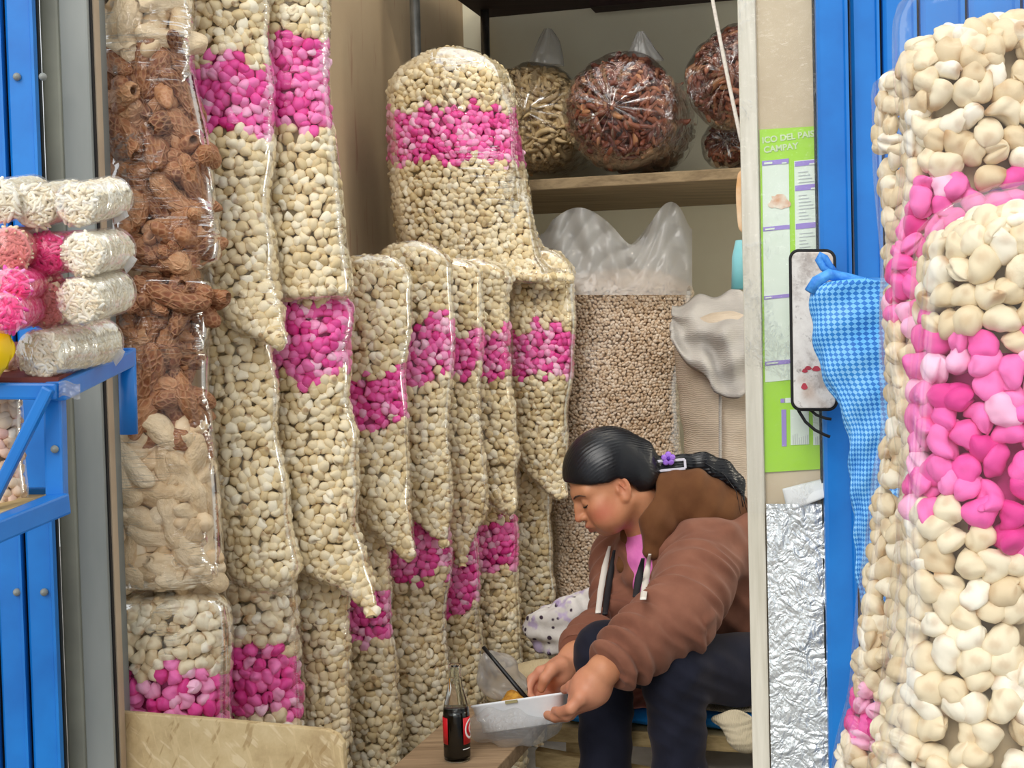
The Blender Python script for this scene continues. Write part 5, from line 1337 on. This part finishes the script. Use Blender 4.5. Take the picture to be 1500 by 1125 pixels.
    # feet
    for An in (AnN, AnF):
        a = An.copy(); a[2] = .04; b = a + np.array([-.12, -.09, -.012]); v.cap(An, a, .03, .034, .02); v.cap(a, b, .036, .026, .02)
    return v
bv = body_volume(); V, F = bv.mesh(); del bv
V = relax(V, F, 2, .45)
Lc = tolocal(V); skinA = np.zeros((len(V), 3)); skinA[:, 0] = .5
g = lambda c, s_: np.exp(-np.sum(((Lc - np.array(c)) / np.array(s_)) ** 2, axis=1))
blush = np.clip(g((.056, .055, -.030), (.034, .034, .026)) + g((.056, -.055, -.030), (.034, .034, .026)) + .5 * g((.112, 0, -.02), (.012, .014, .012)) + .4 * g((-.012, .08, 0), (.02, .02, .03)), 0, 1)
lips = np.clip(g((.096, 0, -.049), (.011, .020, .0048)) + g((.094, 0, -.0600), (.011, .017, .0052)), 0, 1)
skinA[:, 0] = blush; skinA[:, 1] = np.clip(lips * 1.2, 0, 1)
handd = np.min([np.linalg.norm(V - p, axis=1) for p in (P(845, 1025, 2.51), P(800, 1000, 2.68))], axis=0); skinA[:, 2] = np.clip(1 - handd / .10, 0, 1)
def skin_mat():
    t = NT('skin'); b = t.bsdf(None, .48, spec=.35); b.inputs['Subsurface Weight'].default_value = .15; b.inputs['Subsurface Radius'].default_value = (1, .35, .2); b.inputs['Subsurface Scale'].default_value = .008
    at = t.n('ShaderNodeVertexColor', layer_name='kc'); sp = t.n('ShaderNodeSeparateColor'); t.l(at.outputs[0], sp.inputs[0])
    v = t.coords('Object'); c = t.ramp(t.noise(v, 40, 4), [(.3, srgb(196, 134, 98)), (.7, srgb(208, 148, 110))])
    c = t.mix(sp.outputs[2], c, srgb(206, 140, 116)); c = t.mix(t.math('MULTIPLY', sp.outputs[0], .75), c, srgb(190, 92, 76)); c = t.mix(sp.outputs[1], c, srgb(168, 84, 78))
    t.l(c, b.inputs['Base Color']); t.l(t.bump(t.noise(v, 420, 3), .08, .002), b.inputs['Normal']); return t.m
person = empty('person', np.array([Pel[0], Pel[1], 0]), 'seated person in a brown hoodie and dark trousers bending over a white food box', 'person')
body = link('body', np_mesh('body', V, F, skinA), skin_mat(), person)
face_bvh = BVHTree.FromPolygons([Vector(p) for p in V], [tuple(map(int, f)) for f in F])
# ------------------------------------------------------------------ clothes
def ridge(x): s = .5 + .5 * np.sin(2 * x); return s ** 1.4
def axial(V, pts):
    """arc length along a joint chain, distance direction angle, and chain nearest distance"""
    best = np.full(len(V), 1e9); tt = np.zeros(len(V)); ang = np.zeros(len(V)); acc = 0
    for a, b in zip(pts[:-1], pts[1:]):
        d = b - a; L = np.linalg.norm(d); d = d / L; t = np.clip((V - a) @ d, 0, L); q = V - a - t[:, None] * d; D = np.linalg.norm(q, axis=1)
        r = np.cross(d, [0, 1, 0]); r /= np.linalg.norm(r); u = np.cross(d, r); m = D < best
        best[m] = D[m]; tt[m] = acc + t[m]; ang[m] = np.arctan2(q[m] @ u, q[m] @ r); acc += L
    return tt, ang, best, acc
def velvet(name, c1, c2, sheen=.5):
    t = NT(name); b = t.bsdf(None, .85, spec=.15); b.inputs['Sheen Weight'].default_value = sheen; b.inputs['Sheen Roughness'].default_value = .45; b.inputs['Sheen Tint'].default_value = (.9, .72, .62, 1)
    v = t.coords('Object'); t.l(t.ramp(t.noise(v, 16, 5), [(.35, c1), (.65, c2)]), b.inputs['Base Color']); t.l(t.bump(t.noise(v, 300, 3), .12, .002), b.inputs['Normal']); return t.m
BROWN = velvet('brown_velour', srgb(122, 78, 62), srgb(138, 92, 74), .22); BROWND = velvet('brown_lining', srgb(98, 62, 38), srgb(112, 74, 46), .15)
NAVY = velvet('dark_navy_denim', srgb(26, 28, 40), srgb(34, 36, 50), .12)
jl = np.array([P(800, 600, 2.7)[0] - .02, 2.38, .22]); jh = np.array([.86, 3.28, .86])
def sleeve_end(a, b, back): d = (a - b); return b + d / np.linalg.norm(d) * back
CuN, CuF = sleeve_end(ElN, WrN, .012), sleeve_end(ElF, WrF, .012)
v = Vol(jl, jh, .0034)
v.chain([P(1140, 925, 2.95), Back, Chest], [.132, .150, .122], .06)
v.cap(P(1110, 905, 2.93), P(1010, 880, 2.86), .10, .085, .05)
v.cap(ShN, ShF, .062, .060, .05); v.ell(P(1066, 812, 2.90), (.105, .11, .095), None, .05)
v.chain([ShN, (ShN + ElN) / 2, ElN, (ElN + WrN) / 2, CuN + (WrN - ElN) * .15], [.074, .080, .072, .062, .050], .025)
v.chain([ShF, ElF, (ElF + WrF) / 2, CuF + (WrF - ElF) * .15], [.066, .062, .056, .046], .025)
sit(v)
# open front: groove with the shirt at its floor
fc = [NeckB + fdir * .07 + Z3 * .0, P(936, 800, 2.83), P(925, 850, 2.80), P(916, 905, 2.80)]
v.chain(fc, [.045, .030, .030, .034], .015, 'sub')
v.cap(NeckB + Z3 * .01, H(-.02, 0, -.05), .064, .066, .012, 'sub')
# cuff openings
for Wp, El in ((CuN, ElN), (CuF, ElF)):
    dd = (Wp - El) / np.linalg.norm(Wp - El); qq = Wp + dd * .004
    v.cut(lambda X, Y, Z: ((X - qq[0]) * dd[0] + (Y - qq[1]) * dd[1] + (Z - qq[2]) * dd[2]).astype(np.float32), Wp + dd * .03 - .062, Wp + dd * .03 + .062, .006)
V, F = v.mesh(); del v
V = relax(V, F, 2, .5)
N_ = vnormals(V, F)
tN, aN, dN, LN = axial(V, [ShN, ElN, CuN]); tF, aF, dF, LF = axial(V, [ShF, ElF, CuF])
elb = np.linalg.norm(ElN - ShN)
wN = np.clip((.105 - dN) / .02, 0, 1) * np.clip((tN - .02) / .05, 0, 1)
disp = wN * (.011 * (.55 + .45 * np.sin(2 * aN + tN * 23 + 1)) * ridge(tN * 46 + 6 * tN * tN * 10 + 1.5 * np.sin(aN + .8) + .6 * np.sin(2 * aN + 8 * tN)) * (.35 + .65 * np.exp(-((tN - elb * 1.02) / .13) ** 2)) + (.005) * (.5 + .5 * np.sin(3 * aN - tN * 31)) * ridge(tN * 96 + 2.2 * np.sin(aN * 1.0 + 2.0) + 1.0 * np.sin(3 * aN)))
disp += wN * .009 * np.exp(-((tN - LN + .035) / .035) ** 2) * np.sin(tN * 170 + 1.5 * np.sin(aN + 1))
wF = np.clip((.09 - dF) / .02, 0, 1) * (1 - wN)
disp += wF * (.006 * ridge(tF * 80 + 1.6 * np.sin(aF + 1)) + .005 * np.sin(tF * 150 + 1.2 * np.sin(aF)) * np.exp(-((tF - LF) / .07) ** 2))
wT = np.clip(1 - wN - wF, 0, 1)
disp += wT * (.005 * ridge(V[:, 2] * 46 + V[:, 0] * 20 + 2 * np.sin(V[:, 0] * 14)) + .003 * np.sin(V[:, 2] * 70 - V[:, 0] * 60 + V[:, 1] * 30))
V = V + N_ * (disp - .004)[:, None]
V = relax(V, F, 1, .3)
jacket = link('hooded_jacket', np_mesh('hooded_jacket', V, F), BROWN, person)
jac_bvh = BVHTree.FromPolygons([Vector(p) for p in V], [tuple(map(int, f)) for f in F])
# shirt
v = Vol(jl, jh, .0036)
v.chain([P(1000, 900, 2.92), Chest + fdir * .012, NeckB - Z3 * .006], [.100, .098, .060], .04)
v.cap(NeckB + Z3 * .03, H(-.02, 0, -.05), .051, .050, .008, 'sub')
V, F = v.mesh(); V = relax(V, F, 3); V += vnormals(V, F) * (.002 * np.sin(V[:, 2] * 120 + V[:, 0] * 30))[:, None]
shirt = link('pink_shirt', np_mesh('pink_shirt', V, F), plain('pink_knit', srgb(232, 128, 196), srgb(220, 112, 184), .8, 40, .15), person)
# hood lying on the back
v = Vol(jl, jh, .0034)
v.chain([P(972, 712, 2.86), P(1010, 720, 2.87), P(1050, 738, 2.90), P(1072, 752, 2.94)], [.026, .042, .046, .034], .04)
v.chain([P(985, 742, 2.86), P(1030, 752, 2.87), P(1072, 752, 2.91)], [.036, .042, .034], .04)
v.chain([P(976, 716, 2.98), P(1015, 726, 3.02), P(1060, 745, 3.00)], [.030, .046, .044], .05)
v.chain([P(972, 718, 2.86), P(962, 765, 2.825), P(956, 808, 2.808)], [.030, .030, .018], .03)
v.chain([P(950, 735, 3.0), P(930, 780, 2.92), P(910, 830, 2.88)], [.026, .022, .014], .025)
v.cap(NeckB + Z3 * .015, H(-.035, 0, -.03), .056, .060, .012, 'sub')
V, F = v.mesh(); V = relax(V, F, 3); N_ = vnormals(V, F)
V += N_ * (.0022 * ridge(V[:, 0] * 50 + V[:, 2] * 60 + 2.5 * np.sin(V[:, 1] * 18 + V[:, 2] * 12)) + .002 * np.sin(V[:, 0] * 120 - V[:, 2] * 60))[:, None]
link('hood', np_mesh('hood', V, F), BROWND, person)['label'] = 'darker brown hood lining lying on the shoulders'
# trousers
tl = np.array([P(840, 900, 2.7)[0] - .02, 2.44, .0]); thh = np.array([.90, 3.2, .56])
v = Vol(tl, thh, .0036)
KN2, KF2 = KnN, KnF
v.chain([HipN + Z3 * .012, KN2], [.082, .064], .02); v.chain([KN2, KN2 * .45 + AnN * .55, AnN + Z3 * .02], [.062, .050, .040], .02)
v.chain([HipF + Z3 * .012, KF2], [.082, .060], .02); v.chain([KF2, KF2 * .45 + AnF * .55, AnF + Z3 * .02], [.058, .050, .042], .02)
v.cap(HipN + Z3 * .02, HipF + Z3 * .02, .088, .088, .05); v.cap((HipN + HipF) / 2 + Z3 * .02, Pel + Z3 * .03, .09, .10, .04)
sit(v)
V, F = v.mesh(); del v; V = relax(V, F, 2, .5); N_ = vnormals(V, F)
dk = np.minimum(np.linalg.norm(V - KnN - np.array([.03, 0, -.05]), axis=1), np.linalg.norm(V - KnF - np.array([.03, 0, -.05]), axis=1))
V += N_ * (.0035 * np.exp(-(dk / .09) ** 2) * ridge(V[:, 2] * 95 + V[:, 0] * 60) + .0016 * np.sin(V[:, 2] * 85 + 3 * np.sin(V[:, 0] * 30)))[:, None]
trs = link('trousers', np_mesh('trousers', V, F), NAVY, person)
# shoes
for i, An in enumerate((AnN, AnF)):
    a = An.copy(); a[2] = .045; b = a + np.array([-.13, -.10, -.010]); v = Vol(a - .27, a + .16, .005)
    v.cap(a + [.02, 0, .005], a + [.02, 0, -.002], .044, .046, .02); v.cap(a, b, .046, .036, .02); v.cut(lambda X, Y, Z: .004 - Z + 0 * X + 0 * Y, a - .3, a + .3)
    V, F = v.mesh(); link('shoe', np_mesh('shoe', relax(V, F, 2), F), BLACK, person)
# ------------------------------------------------------------------ hair
hl = HO - .30; hh_ = HO + np.array([.36, .30, .22])
v = Vol(hl, hh_, .0027); v.rs = HS
v.ell(H(-.012, 0, .045), (.107, .085, .100), HR, .01)
v.ell(H(-.066, 0, .000), (.058, .072, .064), HR, .03)
def hairline(X, Y, Z):
    x = ((X - HO[0]) * HR[0, 0] + (Y - HO[1]) * HR[1, 0] + (Z - HO[2]) * HR[2, 0]) / HS
    z = ((X - HO[0]) * HR[0, 2] + (Y - HO[1]) * HR[1, 2] + (Z - HO[2]) * HR[2, 2]) / HS
    zm = np.interp(x, [-.12, -.075, -.042, -.030, -.012, .012, .05, .075, .095], [-.05, -.055, -.040, .000, .022, .024, .040, .058, .075])
    return ((zm - z) * HS).astype(np.float32)
v.cut(hairline, hl, hh_, .006)
v.rs = 1.0
PT = [H(-.085, .0, .01), P(957, 690, 2.885), P(975, 685, 2.88), P(1000, 681, 2.88), P(1030, 680, 2.885), P(1058, 690, 2.89), P(1078, 708, 2.885), P(1089, 736, 2.88)]
v.chain(PT, [.052, .024, .0185, .019, .022, .021, .016, .004], .018)
v.chain([P(1040, 690, 2.87), P(1070, 704, 2.87), P(1086, 722, 2.865)], [.012, .010, .003], .006)
V, F = v.mesh(); V = relax(V, F, 2); N_ = vnormals(V, F); L_ = tolocal(V)
head_w = np.clip((L_[:, 0] + .11) / .03, 0, 1); az = np.arctan2(L_[:, 1], L_[:, 2] - .0); 
V += N_ * (.00035 * np.sin(az * 90 + 5 * np.sin(L_[:, 0] * 20)) * head_w + .0012 * np.sin(V[:, 2] * 900 + V[:, 1] * 500) * (1 - head_w))[:, None]
def hair_mat():
    t = NT('black_hair'); b = t.bsdf((.005, .005, .008, 1), .24, spec=.5)
    # strands run back along the head: fine lines across
    tc = t.n('ShaderNodeTexCoord'); at = t.n('ShaderNodeAttribute', attribute_name='strand')
    mp = t.n('ShaderNodeMapping'); mp.inputs['Scale'].default_value = (110, 3, 1); t.l(at.outputs['Vector'], mp.inputs[0])
    n = t.noise(mp.outputs[0], 1.0, 4, .6); t.l(t.bump(n, .22, .002), b.inputs['Normal'])
    t.l(t.ramp(n, [(.3, (.003, .003, .005, 1)), (.7, (.009, .010, .014, 1))]), b.inputs['Base Color']); return t.m
hm_ = np_mesh('hair', V, F); sa = hm_.attributes.new('strand', 'FLOAT_VECTOR', 'POINT'); S_ = np.stack([np.where(head_w > .5, az, V[:, 2] * 6), L_[:, 0] * 4, 0 * az], 1); sa.data.foreach_set('vector', S_.astype(np.float32).ravel())
hair = link('hair', hm_, hair_mat(), person)
hair_bvh = BVHTree.FromPolygons([Vector(p) for p in V], [tuple(map(int, f)) for f in F])
# loose strands at the tail
m = MB(); r_ = np.random.default_rng(2)
for i in range(26):
    o0 = r_.normal(scale=(.004, .010, .006)); e = r_.normal(scale=(6, 9))
    m.tube([P(1035 + 6 * r_.normal(), 682, 2.88) + o0, P(1062, 694 + e[1] * .3, 2.88) + o0, P(1080 + e[0] * .4, 716 + e[1] * .5, 2.88) + o0, P(1086 + e[0] * .7, 742 + e[1], 2.875) + o0], [.0011, .0011, .0009, .0004], 5)
m.build('hair_strands', hair.data.materials[0], hair)
# lashes and brows on the face
def on_face(x, y, z, off=.0006):
    loc, nor, _, _ = face_bvh.find_nearest(Vector(H(x, y, z))); return np.array(loc) + np.array(nor) * off
HBR = plain('brown_brow', (.07, .04, .028, 1), None, .8)
HB = plain('dark_brow', (.02, .013, .010, 1), None, .7)
for s_ in (1, -1):
    m = MB(); m.tube([on_face(.0885, .020 * s_, -.0005), on_face(.088, .028 * s_, -.0025), on_face(.084, .038 * s_, -.0015), on_face(.077, .047 * s_, .0025)], [.0010, .0020, .0021, .0010], 6); m.build('eyelashes', HB, body)
    m = MB(); m.tube([on_face(.096, .013 * s_, .0265), on_face(.092, .026 * s_, .0305), on_face(.08, .040 * s_, .0305), on_face(.068, .052 * s_, .025)], [.0013, .0019, .0017, .0006], 6); m.build('eyebrow', HBR, body)
# hair clip with a flower
CLIPW = plain('white_clip', srgb(226, 224, 236), None, .35); PUR = plain('purple_petal', srgb(150, 96, 216), srgb(176, 128, 232), .5, 300); PURD = plain('purple_heart', srgb(88, 30, 160), None, .5)
clip = empty('hair_clip', P(982, 682, 2.855)); clip.parent = person; clip.matrix_parent_inverse = Matrix.Translation(person.location).inverted()
def hs(px, py, off=.004):
    o, d = Vector(CAM), Vector(ray(px, py)).normalized(); loc, nor, _, _ = hair_bvh.ray_cast(o, d)
    if loc is None: return P(px, py, 2.855)
    return np.array(loc) - np.array(d) * off
cor = [P(960, 676, 2.852), P(1003, 673, 2.852), P(1004, 686, 2.852), P(962, 690, 2.852)]
m = MB()
for a, b in zip(cor, cor[1:] + cor[:1]): m.bar(a, b, .005, .004, (0, 1, .1))
m.build('clip_frame', CLIPW, clip, bevel=.0008)
fl = P(979, 672, 2.846)
for i in range(5):
    a = math.radians(90 + 72 * i); c = fl + np.array([math.cos(a) * .0085, 0, math.sin(a) * .0085]); vv = []
    m = MB(); m.lathe(c + np.array([0, .001, 0]), [(0, 0), (.0062, .0005), (.0066, .0022), (.004, .0036), (0, .0032)], 14, (math.cos(a) * .25, -1, math.sin(a) * .25)); m.build('petal', PUR, clip)
m = MB(); m.lathe(fl + np.array([0, -.001, 0]), [(0, 0), (.0042, .001), (.003, .004), (0, .0048)], 12, (0, -1, 0)); m.build('flower_heart', PURD, clip)
# zip tapes laid on the jacket fronts
def ribbon(pts, w, mat, name, off=.002, n=24, bvh=None):
    """tape lying on the jacket front along picture points, at a steady depth"""
    pts = np.array(pts, float); t = np.linspace(0, 1, n); k = np.linspace(0, 1, len(pts)); xs, ys, ds = np.interp(t, k, pts[:, 0]), np.interp(t, k, pts[:, 1]), []
    for x, y in zip(xs, ys):
        loc, _, _, _ = jac_bvh.ray_cast(Vector(CAM), Vector(ray(x, y)).normalized()); ds.append(loc[1] if loc is not None else np.nan)
    ds = np.array(ds); ok = ~np.isnan(ds); co = np.polyfit(t[ok], ds[ok], 2); fit = np.polyval(co, t); fit -= max(0, np.max((fit - ds)[ok])) * .8 + off
    V = []
    for q, x, y, dd in zip(t, xs, ys, fit):
        ww = np.interp(q, np.linspace(0, 1, len(w)), w) / 2
        V.append([P(x + s_ * ww, y, dd) for s_ in (-1, 0, 1)])
    o = MB().grid(np.array(V)).build(name, mat, jacket, recalc=False); s = o.modifiers.new('s', 'SOLIDIFY'); s.thickness = .0022; s.offset = 0
    return o
ZW = plain('white_tape', srgb(232, 226, 216), None, .7); ZB = plain('black_tape', srgb(34, 32, 36), None, .7)
ribbon([(893, 800), (886, 830), (880, 865), (876, 898)], [4, 9, 9, 8], ZW, 'white_zip_tape', .004)
ribbon([(900, 806), (895, 835), (890, 868), (886, 900)], [4, 9, 9, 8], ZB, 'black_zip_tape', .003)
ribbon([(952, 812), (947, 842), (942, 878)], [4, 10, 9], ZW, 'white_zip_tape', .011)
ribbon([(942, 818), (936, 846), (931, 874)], [5, 12, 9], ZB, 'black_zip_tape', .009)
# ------------------------------------------------------------------ light
w = bpy.data.worlds.new('overcast_sky'); SC.world = w; w.use_nodes = True
nt = w.node_tree; nt.nodes.clear()
bg = nt.nodes.new('ShaderNodeBackground'); wo = nt.nodes.new('ShaderNodeOutputWorld')
bg.inputs[0].default_value = (0.93, 0.97, 1.0, 1); bg.inputs[1].default_value = 0.95
nt.links.new(bg.outputs[0], wo.inputs[0])
sl = bpy.data.lights.new('soft_sun', 'SUN'); so = bpy.data.objects.new('soft_sun', sl); COL.objects.link(so)
sl.energy = 1.6; sl.angle = math.radians(35); sl.color = (1, .96, .9)
so.rotation_euler = Vector((.28, .72, -.62)).to_track_quat('-Z', 'Y').to_euler()
SC.view_settings.view_transform = 'Standard'; SC.view_settings.look = 'None'
SC.view_settings.exposure = 0.22; SC.view_settings.gamma = 1.0; SC.view_settings.use_curve_mapping = False
SC.cycles.transparent_max_bounces = 24; SC.cycles.max_bounces = 8; SC.cycles.diffuse_bounces = 4
SC.cycles.use_denoising = True
SC.cycles.caustics_reflective = False; SC.cycles.caustics_refractive = False

# added tube lamp, unseen above the frame, to brighten the dim interior
lp = empty('added_fill_lamp', ST(.85, 1.0, 2.52), 'unseen tube lamp added above the corn bags to brighten the stall interior', 'lamp')
a_, b_ = ST(.45, 1.0, 2.5), ST(1.25, 1.0, 2.5)
tl_ = NT('fill_lamp_glow'); em = tl_.n('ShaderNodeEmission'); em.inputs[0].default_value = (1, .88, .68, 1); em.inputs[1].default_value = 38.0; tl_.l(em.outputs[0], tl_.out.inputs[0])
MB().tube([a_, b_], .016, 14).build('fill_lamp_tube', tl_.m, lp)
MB().bar(a_ + Z3 * .04, b_ + Z3 * .04, .06, .03).build('fill_lamp_housing', GREY, lp)
for q in (a_, b_): MB().tube([q + Z3 * .05, q + Z3 * .3], .003, 6).build('fill_lamp_cord', BLACK, lp)

# second added tube lamp, hidden behind the plank post, to brighten the back wall
wl = empty('added_side_fill_lamp', ST(1.62, 1.05, .95), 'unseen upright tube lamp added behind the plank post to brighten the back wall', 'lamp')
a2, b2 = ST(1.62, 1.05, .95), ST(1.62, 1.05, 1.40)
tl2 = NT('side_fill_lamp_glow'); em2 = tl2.n('ShaderNodeEmission'); em2.inputs[0].default_value = (1, .90, .72, 1); em2.inputs[1].default_value = 42.0; tl2.l(em2.outputs[0], tl2.out.inputs[0])
MB().tube([a2, b2], .016, 14).build('fill_lamp_tube', tl2.m, wl)
MB().bar(a2 + ER * .035, b2 + ER * .035, .05, .03, tuple(ED)).build('fill_lamp_housing', GREY, wl)
